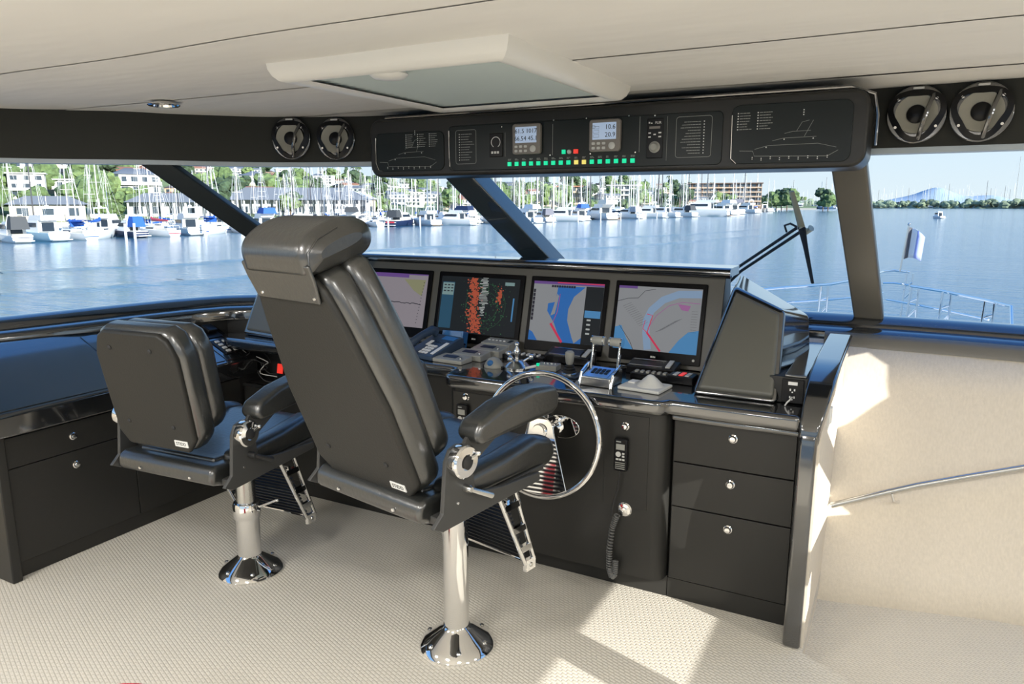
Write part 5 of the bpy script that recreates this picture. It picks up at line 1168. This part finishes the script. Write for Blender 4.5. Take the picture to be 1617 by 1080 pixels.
def motor_parts(L, hullc='white', canvas=None, fly=True, big=False):
    W_ = L * 0.33; H = L * 0.13; out = []
    out.append(('hull', hull(B(), L, W_, H, 0.9), C_[hullc]))
    out.append(('rub_rail', B().box(-W_ * 0.44, W_ * 0.44, -L / 2 - 0.03, -L / 2, H * 0.62, H * 0.70), C_['navy' if hullc == 'white' else 'white']))
    out.append(('swim_platform', B().box(-W_ * 0.4, W_ * 0.4, -L / 2 - 0.9, -L / 2, 0.25, 0.38), C_['teak' if big else 'white']))
    out.append(('cabin', taper(B(), W_ * 0.42, -L * 0.22, L * 0.22, H * 0.9, H + 1.7, 0.9, 0.5, 0.05), C_['white']))
    out.append(('cabin_windows', taper(B(), W_ * 0.425, -L * 0.17, L * 0.165, H + 0.75, H + 1.35, 0.965, 0.5, 0), C_['glass']))
    out.append(('cabin_door', B().box(-W_ * 0.25, W_ * 0.25, -L * 0.222, -L * 0.216, H * 0.95, H + 1.4), C_['glass']))
    out.append(('cockpit', B().box(-W_ * 0.40, W_ * 0.40, -L * 0.49, -L * 0.23, H * 0.85, H + 0.1), C_['cream']))
    if fly:
        out.append(('flybridge', taper(B(), W_ * 0.38, -L * 0.30, L * 0.06, H + 1.7, H + 2.45, 1.05, 0.5, -0.1), C_['white']))
        out.append(('radar_arch', B().tube([(-W_ * 0.36, -L * 0.2, H + 2.2), (-W_ * 0.3, -L * 0.24, H + 3.5), (W_ * 0.3, -L * 0.24, H + 3.5), (W_ * 0.36, -L * 0.2, H + 2.2)], 0.12, 8).cyl((0, -L * 0.24, H + 3.5), (0, -L * 0.24, H + 5.2), 0.04, n=6).ball((0, -L * 0.24, H + 3.75), (0.35, 0.35, 0.18)), C_['white']))
    else:
        out.append(('radar_arch', B().tube([(-W_ * 0.38, -L * 0.18, H + 1.2), (-W_ * 0.3, -L * 0.24, H + 2.6), (W_ * 0.3, -L * 0.24, H + 2.6), (W_ * 0.38, -L * 0.18, H + 1.2)], 0.10, 8), C_['white']))
    if canvas: out.append(('canopy', taper(B(), W_ * 0.40, -L * 0.45, -L * 0.10, H + (2.4 if fly else 0.7), H + (3.6 if fly else 2.4), 0.8, 0.3, 0.3), C_[canvas]))
    if big: out.append(('upper_windows', B().box(-W_ * 0.385, W_ * 0.385, -L * 0.2, L * 0.02, H + 1.95, H + 2.3), C_['glass']))
    return out
def make_boat(name, label, cat, parts, group=None):
    t = thing(name, label, cat, (0, 0, 0), 0, group)
    for nm, b, m in parts: b.build(nm, m, t, smooth=45)
    return t
def merged(name, label, cat, parts, group):
    b = B(); mats = []
    for nm, q, m in parts:
        if m not in mats: mats.append(m)
        k = mats.index(m); n = len(b.v); b.v += q.v; b.f += [tuple(n + i for i in f) for f in q.f]; b.m += [k] * len(q.f)
    o = b.build(name, mats, smooth=45); return tag(o, label, cat, group)

ZONES = ((-999, 'beyond the port window'), (0, 'port window left half'), (130, 'port window right half'), (235, 'just left of the port pillar'), (330, 'just right of the port pillar'), (450, 'left above the headrest'), (530, 'right above the headrest'), (610, 'left of the second pillar'), (700, 'at the second pillar'), (780, 'above the radar monitor'), (880, 'above the channel chart monitor'), (985, 'above the street chart monitor'), (1070, 'in front of the hotel'), (1180, 'near the marina point'), (1300, 'behind the centre pillar'), (1380, 'right of the centre pillar'), (1470, 'beyond the launch'), (1560, 'near the right edge'), (1625, 'past the right edge'))
def zone(x):
    z_ = ZONES[0][1]
    for a, n_ in ZONES:
        if x >= a: z_ = n_
    return z_
def height_word(t): return 'low on the hill' if t < 0.35 else ('halfway up the hill' if t < 0.7 else 'high on the hill')
SHORE = [(-400, 410), (0, 386), (40, 383), (200, 376), (340, 370), (600, 358), (720, 356), (800, 354), (900, 349), (1000, 345), (1100, 342), (1190, 336), (1225, 331.5)]
def at_px(x, back=0.0, y=None):
    p = on_z(x, interp(SHORE, x) if y is None else y, ZWATER); d = V((p.x, p.y, 0)); L = d.length
    q = d * ((L + back) / L); return V((q.x, q.y, ZWATER))
def place(o, x, back, turn=0.0, s=1.0, y=None):
    p = at_px(x, back, y); o.location = p; o.rotation_euler = (0, 0, math.atan2(-p.x, p.y) + turn); o.scale = (s, s, s); return o
front = [  # px, kind, turn, scale, label
 (22, motor_parts(8.5, 'white', 'dark', False), 0.25, 1.0, 'white cabin boat with dark grey canopy, leftmost in the front row', 'motorboat'),
 (66, motor_parts(10.5, 'pale', None, True), 0.45, 0.95, 'pale blue and white cruiser second from the left in the front row', 'motorboat'),
 (117, sail_parts(10, 'blue', 'white', 13, 'blue'), 0.5, 0.95, 'white sailboat with blue bimini awning beside the pale blue cruiser', 'sailboat'),
 (158, sail_parts(10.5, 'blue', 'white', 14.5), -0.3, 1.0, 'white sailboat with bright blue sail cover and tall mast, left window', 'sailboat'),
 (204, motor_parts(8.0, 'navy', 'blue', False), 0.5, 0.95, 'small boat wholly under a bright blue cover', 'motorboat'),
 (246, sail_parts(10, 'red', 'white', 13), 0.6, 1.0, 'white sailboat with a dark red sail cover', 'sailboat'),
 (296, motor_parts(10.5, 'white', None, True), 0.3, 0.95, 'white cruiser with flybridge left of the port pillar', 'motorboat'),
 (338, sail_parts(10.5, 'blue', 'white', 13.5, 'blue'), -0.35, 1.0, 'white sailboat with blue cover and awning just left of the port pillar', 'sailboat'),
 (380, sail_parts(9.5, None, 'white', 12.5), 0.2, 1.0, 'plain white sailboat behind the port pillar', 'sailboat'),
 (415, motor_parts(11, 'white', 'blue', True), 0.35, 1.0, 'white cruiser with blue canopy above the helm chair headrest', 'motorboat'),
 (470, motor_parts(12, 'white', None, True, True), 1.2, 0.9, 'white motor yacht lying broadside behind the helm chair headrest', 'motorboat'),
 (520, sail_parts(10, 'blue', 'white', 13), 0.3, 1.0, 'white sailboat with blue cover right above the headrest', 'sailboat'),
 (560, motor_parts(11, 'white', 'dark', True), -0.2, 1.0, 'white cruiser with dark canopy right of the headrest', 'motorboat'),
 (592, sail_parts(10, None, 'white', 14, None, 'wood'), 0.3, 1.0, 'white sailboat with a dark mast right of the headrest', 'sailboat'),
 (634, motor_parts(11, 'navy', 'dark', False), -0.5, 1.1, 'navy hulled cruiser with red lettering on its stern', 'motorboat'),
 (672, motor_parts(12, 'white', None, True, True), 0.5, 1.0, 'white motor yacht right of the navy hulled cruiser', 'motorboat'),
 (716, motor_parts(13, 'white', 'navy', True), 1.0, 1.0, 'white cruiser with navy canopy next to the second pillar', 'motorboat'),
 (800, motor_parts(13, 'white', None, False), 1.0, 1.1, 'white low cruiser just right of the second pillar', 'motorboat'),
 (828, motor_parts(12, 'white', 'white', True), 0.7, 1.1, 'white flybridge boat with white canvas right of the second pillar', 'motorboat'),
 (858, motor_parts(11, 'white', 'navy', False), 0.4, 1.1, 'white boat with navy canvas above the radar monitor', 'motorboat'),
 (885, motor_parts(13, 'white', None, True), 1.2, 1.15, 'white cruiser lying broadside above the channel chart monitor', 'motorboat'),
 (914, motor_parts(11, 'white', 'blue', True), 0.4, 1.15, 'white boat with blue canvas left of the tall white houseboat', 'motorboat'),
 (948, motor_parts(14, 'white', 'cream', True, True), 0.5, 1.35, 'tall white houseboat with cream upper canopy', 'motorboat'),
 (990, motor_parts(12, 'white', 'grey', False), 0.8, 1.2, 'white boat with grey canvas right of the houseboat', 'motorboat'),
 (1020, motor_parts(13, 'white', None, True), 1.2, 1.25, 'white cruiser midway along the receding front row', 'motorboat'),
 (1042, motor_parts(13, 'white', None, False), 1.1, 1.3, 'low white express cruiser in the receding front row', 'motorboat'),
 (1075, motor_parts(12, 'white', 'dark', False), 0.9, 1.3, 'white boat with dark canvas beside the large motor yacht', 'motorboat'),
 (1104, motor_parts(16, 'white', None, True, True), 1.35, 1.7, 'large white motor yacht near the far end of the front row', 'motorboat'),
 (1138, motor_parts(13, 'white', 'white', True), 0.8, 1.5, 'white flybridge boat beyond the large motor yacht', 'motorboat'),
 (1152, motor_parts(13, 'white', 'navy', True), 0.6, 1.6, 'white boat with navy canvas near the end of the row', 'motorboat'),
 (1176, motor_parts(12, 'white', None, True), 0.9, 1.6, 'white cruiser second from the far end of the row', 'motorboat'),
 (1200, motor_parts(12, 'white', None, False), 0.8, 1.7, 'last white boat at the far end of the front row', 'motorboat')]
for x, parts, turn, s, lab, nm in front:
    o = make_boat(nm, lab, 'boat', parts, 'boats in the front row of the marina'); place(o, x, 4.0, turn, s * (1.12 if x < 400 else 1.0))
    if 'red lettering' in lab:
        B().box(-1.1, 1.1, -5.58, -5.54, 0.85, 1.15).build('stern_name', mk('stern_red', (0.6, 0.03, 0.05), 0.5), o)
# rows behind, one mesh per boat
rb = random.Random(8)
GB = 'boats in the rows behind'
proto = [merged('sailboat', 'x', 'boat', sail_parts(10, c, h, mh, bi, mc), GB) for c, h, mh, bi, mc in (('blue', 'white', 13, None, 'alu'), (None, 'white', 15, 'white', 'alu'), ('cream', 'white', 12, None, 'alu'), ('blue', 'navy', 14, 'blue', 'alu'), ('dark', 'white', 16, None, 'wood'))]
protm = [merged('motorboat', 'x', 'boat', motor_parts(11.5, h, c, f), GB) for h, c, f in (('white', None, True), ('white', 'blue', False), ('white', 'dark', True), ('white', 'white', False))]
protf = [merged('sailboat', 'x', 'boat', sail_parts(10, c, 'white', mh, None, mc, 0.17), GB) for c, mh, mc in (('blue', 13, 'alu'), (None, 17, 'alu'), ('cream', 15, 'alu'), ('dark', 19, 'wood'))]
LAB_S = ['sailboat with blue sail cover in the rows behind the front boats', 'sailboat with white awning in the rows behind the front boats', 'sailboat with cream sail cover in the rows behind the front boats', 'navy hulled sailboat with blue awning in the rows behind', 'sailboat with a tall dark mast in the rows behind']
LAB_M = ['white flybridge boat in the rows behind the front boats', 'white boat with blue canvas in the rows behind', 'white flybridge boat with dark canvas in the rows behind', 'white boat with white canvas in the rows behind']
used = set()
def back_boat(pool, labs, x, back, s, y=None, lab=None, grp=None):
    k = rb.randrange(len(pool)); src = pool[k]
    if (id(pool), k) in used: o = src.copy(); COL.objects.link(o)
    else: o = src; used.add((id(pool), k))
    place(o, x, back, rb.uniform(-0.7, 0.7) + (PI if rb.random() < 0.5 else 0), s, y); o['label'] = (lab or labs[k].replace(' in the rows behind the front boats', ' in the back rows').replace(' in the rows behind', ' in the back rows')) + ', ' + zone(x); o['group'] = grp or GB
x = -60.0
while x < 1215:
    D = at_px(x).length
    for row in (1, 2, 3):
        xx = x + rb.uniform(-8, 8)
        if x < 420 and (row == 3 or rb.random() < 0.30): continue
        if rb.random() < 0.80: back_boat(proto if xx < 640 else protf, LAB_S, xx, 16 * row + rb.uniform(-3, 3), rb.uniform(0.85, 1.2) * (1 + max(0, x - 700) / 1400))
        elif rb.random() < 0.7: back_boat(protm, LAB_M, xx, 16 * row, rb.uniform(0.8, 1.1) * (1 + max(0, x - 700) / 1000))
    x += max(15.0, 30 - x / 60)
x = 1222.0
while x < 1640:                               # the harbour across the bay
    yy = 328.5 if x > 1360 else 330
    if rb.random() < 0.86: back_boat(protf, LAB_S, x, rb.uniform(-20, 60), rb.uniform(1.2, 2.0), yy, 'sailboat in the far harbour', 'boats in the far harbour')
    else: back_boat(protm, LAB_M, x, rb.uniform(-20, 20), rb.uniform(1.5, 2.2), yy, 'motorboat in the far harbour', 'boats in the far harbour')
    x += rb.uniform(3.2, 6)
big = make_boat('sailing_yacht', 'large dark hulled sailing yacht at the right edge of the far harbour', 'boat', sail_parts(20, 'cream', 'navy', 30, None, 'wood')); place(big, 1606, -30, 1.35, 2.1, 328.8)
mb = make_boat('launch', 'small white launch under way on the open water', 'boat', [(n_, b_, m_) for n_, b_, m_ in motor_parts(7, 'white', None, False) if n_ != 'radar_arch'] + [('t_top', B().box(-1.0, 1.0, -1.2, 0.9, 2.75, 2.85).cyl((-0.9, -1.1, 0.9), (-0.9, -1.1, 2.8), 0.05, n=6).cyl((0.9, -1.1, 0.9), (0.9, -1.1, 2.8), 0.05, n=6), C_['white'])]); place(mb, 1481, 0, 0.5, 1.0, 345)

# docks with piles
M['dock'] = mk('weathered_dock', (0.4, 0.36, 0.3), 0.8)
for k, (xa, xb) in enumerate(((-120, 120), (130, 360), (370, 620), (630, 760), (770, 960), (970, 1210))):
    a = at_px(xa, 11); c = at_px(xb, 11); d = (c - a).normalized(); n = V((-d.y, d.x, 0))
    t = thing('dock', ['dock behind the leftmost boats', 'dock behind the sailboats in the left window', 'dock behind the headrest', 'dock behind the navy hulled cruiser', 'dock behind the boats above the radar monitor', 'long dock receding towards the hotel'][k], 'dock', a)
    a0 = V((0, 0, 0)); c0 = c - a
    B().prism([a0 - n * 1.2 + V((0, 0, 0.35)), c0 - n * 1.2 + V((0, 0, 0.35)), c0 + n * 1.2 + V((0, 0, 0.35)), a0 + n * 1.2 + V((0, 0, 0.35))], (0, 0, 0.3)).build('deck', M['dock'], t)
    m = int(c0.length / 14)
    for i in range(m + 1):
        p = a0.lerp(c0, i / max(m, 1)) - n * 13
        B().cyl(p + V((0, 0, -0.5)), p + V((0, 0, 2.6)), 0.22, 0.2, 8).build('pile', C_['white'], t)

# ------------------------------------------------------------------ hillside
RIDGE = [(-400, 215), (0, 240), (100, 248), (200, 253), (260, 261), (330, 269), (400, 275), (470, 280), (540, 287), (600, 292), (680, 297), (760, 297), (850, 299), (950, 294), (1000, 295), (1060, 299), (1110, 302), (1180, 309), (1230, 316), (1290, 319)]
RDEP = [(-400, 230), (0, 260), (400, 330), (800, 420), (1290, 600)]
rg = random.Random(21)
def terrain(x, t):
    p = at_px(min(x, 1222), 62); d = V((p.x, p.y, 0)); D0 = d.length
    a = on_dist(x, 322, 1.0); d = V((a.x, a.y, 0)).normalized()
    R = interp(RDEP, x); D = D0 + R * t
    zr = 1.6 + (322 - interp(RIDGE, x)) / 1163 * (D0 + R)
    f = min(1, t); z = -2.6 + (zr + 2.6) * (0.15 * f + 0.85 * f ** 1.15) + 0.9 * math.sin(x * 0.05 + t * 9) * f * (1 - 0.5 * f)
    if t > 1: z = zr - (t - 1) * 30
    return V((d.x * D, d.y * D, z))
M['earth'] = mk('hill_scrub', (0.17, 0.22, 0.09), 0.95, vary=0.5, vscale=0.05)
b = B().grid(lambda u, v: terrain(-400 + 1690 * u, 1.25 * v), 150, 26)
tag(b.build('hillside', M['earth'], smooth=80), 'green hillside rising behind the marina', kind='structure')
# sea wall
pts = [terrain(-400 + 1690 * i / 60, 0) for i in range(61)]
b = B()
vs = []
for p in pts: d = V((p.x, p.y, 0)).normalized(); vs += [p + V((0, 0, 0.1)), V((p.x, p.y, ZWATER - 0.3)) - d * 1.0]
b.add(vs, [(2 * i, 2 * i + 1, 2 * i + 3, 2 * i + 2) for i in range(60)])
tag(b.build('wall_quay', mk('quay_stone', (0.45, 0.42, 0.36), 0.9)), 'pale stone quay wall at the foot of the hill', kind='structure')

HM = dict(white=mk('house_white', (0.66, 0.65, 0.62), 0.8), cream=mk('house_cream', (0.52, 0.46, 0.37), 0.8), tan=mk('house_tan', (0.55, 0.40, 0.28), 0.8), grey=mk('house_grey', (0.45, 0.46, 0.47), 0.8), brown=mk('house_brown', (0.22, 0.14, 0.10), 0.8),
          rgrey=mk('roof_grey', (0.20, 0.215, 0.23), 0.8), rred=mk('roof_terracotta', (0.42, 0.19, 0.11), 0.8), rbrown=mk('roof_brown', (0.2, 0.14, 0.11), 0.8), rwhite=mk('roof_white', (0.66, 0.66, 0.64), 0.8), win=mk('house_window', (0.05, 0.07, 0.09), 0.2), stone=mk('retaining_wall', (0.55, 0.45, 0.34), 0.9))
def house_parts(w, d, floors, wall, roof, style, terrace=True):
    h = 3.0 * floors; out = [('walls', B().box(-w / 2, w / 2, -d / 2, d / 2, -3.0, h), HM[wall])]
    for fl_ in range(floors):
        n = max(2, int(w / 3.2))
        for i in range(n):
            x = -w / 2 + w * (i + 0.5) / n; ww = 0.75 if (i + fl_) % 2 else 1.05
            out.append(('window', B().box(x - ww, x + ww, -d / 2 - 0.05, -d / 2 + 0.1, fl_ * 3 + 0.7, fl_ * 3 + 2.3), HM['win']))
    if style == 'flat': out.append(('roof', B().box(-w / 2 - 0.6, w / 2 + 0.6, -d / 2 - 0.9, d / 2 + 0.4, h, h + 0.4), HM[roof]))
    else:
        r = d * 0.22; k = w / 2 - d * 0.4 if style == 'hip' else w / 2 + 0.4
        o = 0.6
        vs = [(-w / 2 - o, -d / 2 - o, h), (w / 2 + o, -d / 2 - o, h), (w / 2 + o, d / 2 + o, h), (-w / 2 - o, d / 2 + o, h), (-k, 0, h + r), (k, 0, h + r)]
        out.append(('roof', B().add(vs, [(0, 1, 5, 4), (1, 2, 5), (2, 3, 4, 5), (3, 0, 4), (3, 2, 1, 0)]), HM[roof]))
    if floors > 1: out.append(('balcony', B().box(-w / 2, w / 2, -d / 2 - 1.6, -d / 2, 2.8, 3.0).box(-w / 2, w / 2, -d / 2 - 1.6, -d / 2 - 1.5, 3.0, 3.8), HM['white']))
    if terrace: out.append(('retaining_wall', B().box(-w / 2 - 3, w / 2 + 3, -d / 2 - 4.2, -d / 2 - 3.8, -4.5, 0.2), HM['stone']))
    return out
def merge_obj(name, parts):
    return merged(name, 'x', 'house', parts, 'houses on the hillside')
hp_ = [('white house with grey hip roof among the hillside trees', house_parts(13, 9, 2, 'white', 'rgrey', 'hip')), ('cream house with terracotta roof among the hillside trees', house_parts(14, 9, 2, 'cream', 'rred', 'gable')), ('flat roofed white house on the hillside', house_parts(15, 9, 2, 'white', 'rwhite', 'flat')),
       ('tan house with brown hip roof on the hillside', house_parts(12, 8, 1, 'tan', 'rbrown', 'hip')), ('grey house with grey gable roof on the hillside', house_parts(13, 8, 2, 'grey', 'rgrey', 'gable', False)), ('white bungalow with terracotta hip roof on the hillside', house_parts(14, 8, 1, 'white', 'rred', 'hip')), ('tall white flat roofed house on the hillside', house_parts(11, 9, 3, 'white', 'rwhite', 'flat', False))]
hpro = [merge_obj('house', p) for _, p in hp_]; huse = set(); spots = []
def put_house(k, x, t, s=1.0, turn=None):
    p = terrain(x, t)
    o = hpro[k]
    if k in huse: o = o.copy(); COL.objects.link(o)
    huse.add(k); o.location = p + V((0, 0, 0.4)); o.rotation_euler = (0, 0, math.atan2(-p.x, p.y) + (rg.uniform(-0.5, 0.5) if turn is None else turn)); o.scale = (s, s, s * rg.uniform(0.9, 1.1)); o['label'] = hp_[k][0].replace(' among the hillside trees', '').replace(' on the hillside', '') + ' ' + height_word(t) + ', ' + zone(x)
    spots.append((p.x, p.y)); return o
tries = 0; nh = 0
while nh < 250 and tries < 7000:
    tries += 1
    x = rg.uniform(-90, 1240); t = rg.uniform(0.10, 1.0) ** 0.9; p = terrain(x, t)
    sp_min = 15.0 if x < 250 else 15.5
    if any((p.x - a) ** 2 + (p.y - c) ** 2 < sp_min ** 2 for a, c in spots): continue
    if x < 620 and t < 0.16: continue
    put_house(rg.randrange(7), x, t, rg.uniform(0.8, 1.1) * (0.92 if x < 250 else 0.66)); nh += 1

# waterfront buildings
def big_building(name, label, x, t, parts, turn=0.0):
    p = terrain(x, t); o = thing(name, label, 'building', p, math.atan2(-p.x, p.y) + turn)
    for nm, b_, m_ in parts: b_.build(nm, m_, o, smooth=0)
    spots.append((p.x, p.y)); return o
def shed(w, d, h, wall, roof, posts=0):
    out = [('walls', B().box(-w / 2, w / 2, -d / 2 + (2.5 if posts else 0), d / 2, -2, h), HM[wall])]
    r = d * 0.22; vs = [(-w / 2 - 1, -d / 2 - 1, h), (w / 2 + 1, -d / 2 - 1, h), (w / 2 + 1, d / 2 + 1, h), (-w / 2 - 1, d / 2 + 1, h), (-w / 2 + d * 0.35, 0, h + r), (w / 2 - d * 0.35, 0, h + r)]
    out.append(('roof', B().add(vs, [(0, 1, 5, 4), (1, 2, 5), (2, 3, 4, 5), (3, 0, 4), (3, 2, 1, 0)]), HM[roof]))
    for i in range(posts): out.append(('post', B().box(-w / 2 + w * i / (posts - 1) - 0.25, -w / 2 + w * i / (posts - 1) + 0.25, -d / 2 - 0.2, -d / 2 + 0.3, -2, h), HM['white']))
    n = int(w / 4)
    for i in range(n):
        xx = -w / 2 + w * (i + 0.5) / n; yy = -d / 2 + (2.5 if posts else 0)
        out.append(('window', B().box(xx - 1.1, xx + 1.1, yy - 0.06, yy + 0.05, 0.8, 2.6), HM['win']))
    return out
big_building('boat_shed', 'low grey roofed shed on the waterfront at far left', 75, 0.03, shed(15, 9, 3.4, 'cream', 'rgrey'))
big_building('clubhouse', 'wide grey roofed clubhouse with white posts left of the port pillar', 275, 0.04, shed(22, 11, 3.8, 'grey', 'rgrey', 9))
big_building('clubhouse', 'long dark roofed clubhouse with white posts above the headrest', 470, 0.05, shed(44, 18, 4.6, 'grey', 'rgrey', 15))
big_building('boat_shed', 'small pale shed beside the long clubhouse', 555, 0.05, shed(16, 12, 5.0, 'cream', 'rwhite'))
def block(w, d, fl_, wall, roof, bays):
    out = [('walls', B().box(-w / 2, w / 2, -d / 2, d / 2, -3, fl_ * 3.2), HM[wall]), ('roof', B().box(-w / 2 - 0.8, w / 2 + 0.8, -d / 2 - 1.5, d / 2 + 0.8, fl_ * 3.2, fl_ * 3.2 + 0.6), HM[roof])]
    for f in range(fl_):
        out.append(('balcony', B().box(-w / 2, w / 2, -d / 2 - 1.8, -d / 2, f * 3.2 - 0.1, f * 3.2 + 0.9), HM['white' if wall == 'white' else 'tan']))
        for i in range(bays):
            xx = -w / 2 + w * (i + 0.5) / bays
            out.append(('window', B().box(xx - w / bays * 0.36, xx + w / bays * 0.36, -d / 2 - 0.08, -d / 2 + 0.05, f * 3.2 + 0.9, f * 3.2 + 2.8), HM['win']))
    return out
big_building('hotel', 'long brown grey hotel with rows of balconies behind the far masts', 1142, 0.16, block(52, 16, 5, 'brown', 'rbrown', 14))
big_building('apartment_block', 'white apartment block with balconies above the channel chart monitor', 985, 0.30, block(22, 12, 3, 'white', 'rwhite', 6))
big_building('apartment_block', 'white terraced block behind the masts right of the second pillar', 905, 0.22, block(18, 12, 3, 'cream', 'rred', 5))

# trees
LEAF = [mk('leaf_dark', (0.055, 0.09, 0.045), 0.9, vary=0.5, vscale=0.9), mk('leaf_mid', (0.11, 0.165, 0.06), 0.9, vary=0.45, vscale=0.9), mk('leaf_light', (0.17, 0.235, 0.085), 0.9, vary=0.4, vscale=0.9), mk('bark', (0.16, 0.11, 0.08), 0.9)]
def tree_mesh(seed, leaf, r, h, n, conifer=False):
    q = random.Random(seed); b = B()
    b.mat(1).cyl((0, 0, -1.5), (0, 0, h * 0.6), 0.28, 0.16, 6).mat(0)
    for i in range(n):
        if conifer:
            f = i / n; c = (q.uniform(-0.2, 0.2), q.uniform(-0.2, 0.2), h * (0.15 + 0.8 * f)); rr_ = r * (1 - f) + 0.35
        else:
            a = q.uniform(0, 2 * PI); rad = r * math.sqrt(q.random()) * 0.75; c = (rad * math.cos(a), rad * math.sin(a), h * q.uniform(0.45, 0.92) - rad * 0.12); rr_ = r * q.uniform(0.32, 0.55)
        n0 = len(b.v); b.ball(c, (rr_, rr_, rr_ * (0.9 if conifer else 0.8)), 7, 5)
        for k in range(n0, len(b.v)):
            v = V(b.v[k]) - V(c); b.v[k] = tuple(V(c) + v * q.uniform(0.72, 1.25))
    o = b.build('tree', [LEAF[leaf], LEAF[3]], smooth=0); return tag(o, 'x', 'tree', 'trees on the hillside')
def palm_mesh(seed, h):
    q = random.Random(seed); b = B()
    b.mat(1).tube([(0, 0, -1), (0.2, 0, h * 0.5), (0.1, 0.1, h)], [0.3, 0.22, 0.2], 6).mat(0)
    for i in range(16):
        a = 2 * PI * i / 16 + q.uniform(-0.1, 0.1); L_ = q.uniform(2.0, 2.7); up = q.uniform(-0.2, 0.9); d = V((math.cos(a), math.sin(a), 0)); s = V((-d.y, d.x, 0)); o_ = V((0.1, 0.1, h))
        P_ = [o_ + d * (L_ * f) + V((0, 0, up * f * L_ - 1.1 * L_ * f * f)) for f in (0, 0.35, 0.7, 1.0)]; W2 = [0.1, 0.38, 0.3, 0.03]
        vs = []
        for p, w_ in zip(P_, W2): vs += [p - s * w_ - V((0, 0, 0.12)), p, p + s * w_ - V((0, 0, 0.12))]
        b.add(vs, [(3 * k + j, 3 * k + j + 1, 3 * k + j + 4, 3 * k + j + 3) for k in range(3) for j in range(2)])
    o = b.build('palm_tree', [LEAF[1], LEAF[3]], smooth=0); return tag(o, 'x', 'tree', 'palms on the hillside')
tl = ['dark green round tree on the hillside', 'mid green spreading tree on the hillside', 'light green bushy tree on the hillside', 'dark pointed conifer on the hillside', 'low mid green bush on the hillside', 'tall palm on the hillside']
tp = [tree_mesh(1, 0, 3.6, 8.5, 16), tree_mesh(2, 1, 4.6, 7.5, 18), tree_mesh(3, 2, 3.4, 6.0, 14), tree_mesh(4, 0, 1.8, 11, 11, True), tree_mesh(5, 1, 3.0, 3.6, 12), palm_mesh(6, 11)]
tuse = set()
def put_tree(k, p, s, x=0, t=None):
    o = tp[k]
    if k in tuse: o = o.copy(); COL.objects.link(o)
    tuse.add(k); o.location = p; o.scale = (s, s, s * rg.uniform(0.85, 1.15)); o.rotation_euler = (0, 0, rg.uniform(0, 6.28)); o['label'] = tl[k] if t is None else tl[k].replace(' on the hillside', '') + ' ' + height_word(t) + ', ' + zone(x); return o
nt_ = 0; tries = 0
while nt_ < 274 and tries < 6000:
    tries += 1
    x = rg.uniform(-110, 1280); t = rg.uniform(0.03, 1.06); p = terrain(x, t)
    if any((p.x - a) ** 2 + (p.y - c) ** 2 < 6.5 ** 2 for a, c in spots[:nh]): continue
    k = rg.choices(range(5), (5, 6, 5, 1, 5))[0]
    put_tree(k, p, rg.uniform(0.75, 1.3) * (1 + max(0, x - 500) / 2200), x, t); nt_ += 1
for x, t, s in ((282, 0.5, 1.1), (300, 0.7, 1.2), (408, 1.0, 1.3), (420, 1.0, 1.2), (478, 0.98, 1.3), (484, 1.0, 1.2), (512, 0.95, 1.2), (520, 1.0, 1.3), (528, 1.0, 1.1), (560, 1.0, 1.3), (568, 0.97, 1.3), (640, 0.98, 1.4), (900, 1.0, 1.5), (1055, 0.95, 1.6), (90, 0.4, 1.1)):
    put_tree(5, terrain(x, t), s, x, t)
for x, t, s in ((549, 0.9, 1.5), (770, 0.98, 1.5), (855, 0.98, 1.9), (862, 0.96, 1.8), (712, 0.95, 1.5)):
    put_tree(3, terrain(x, t), s, x, t)
# far shore across the bay: low wooded bank, and a mountain on the horizon
M['bank'] = mk('far_bank', (0.20, 0.25, 0.16), 0.95, vary=0.4, vscale=0.02)
def bank(u, v):
    x = 1205 + 650 * u; D = 1140 + 140 * v; a = on_dist(x, 322, D)
    h = (5 + 3 * math.sin(x * 0.11) + 3 * math.sin(x * 0.37 + 1)) * (0.0 if v < 0.01 else 1.0); return (a.x, a.y, ZWATER - 0.5 + h)
tag(B().grid(bank, 160, 3).build('far_bank', M['bank'], smooth=80), 'low wooded bank beyond the far harbour', kind='structure')
b = B()
for i in range(170):
    x = rg.uniform(1200, 1740); a = on_dist(x, 322, rg.uniform(1130, 1200)); h_ = rg.uniform(5, 10); r_ = rg.uniform(4, 8)
    for k in range(3):
        n0 = len(b.v); c = V((a.x + rg.uniform(-4, 4), a.y + rg.uniform(-4, 4), ZWATER + h_ * rg.uniform(0.5, 1.0))); b.ball(c, (r_ * 0.7, r_ * 0.7, r_ * 0.5), 6, 4)
        for q in range(n0, len(b.v)): b.v[q] = tuple(c + (V(b.v[q]) - c) * rg.uniform(0.75, 1.2))
tag(b.build('tree_belt', M['bank'], smooth=0), 'low belt of trees along the far bank across the bay', 'trees', kind='stuff')
for i, x in enumerate((1218, 1226, 1234, 1243, 1300, 1308)):
    a = on_dist(x, 322, 700); o = put_tree((1, 2, 0, 1, 0, 1)[i], V((a.x, a.y, ZWATER + 0.5)), 2.0); o['label'] = 'leafy tree at the end of the marina point'; o['group'] = 'trees on the marina point'
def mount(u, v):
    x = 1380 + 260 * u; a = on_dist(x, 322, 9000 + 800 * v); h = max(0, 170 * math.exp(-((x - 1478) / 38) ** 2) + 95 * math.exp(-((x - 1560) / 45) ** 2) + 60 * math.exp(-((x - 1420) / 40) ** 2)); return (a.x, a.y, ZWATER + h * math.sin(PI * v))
tag(B().grid(mount, 60, 6).build('mountain', mk('mountain_haze_tint', (0.42, 0.52, 0.60), 1.0, spec=0), smooth=80), 'mountain on the horizon, tinted faint blue as haze', kind='structure')  # distance haze is painted into the pale blue base colour
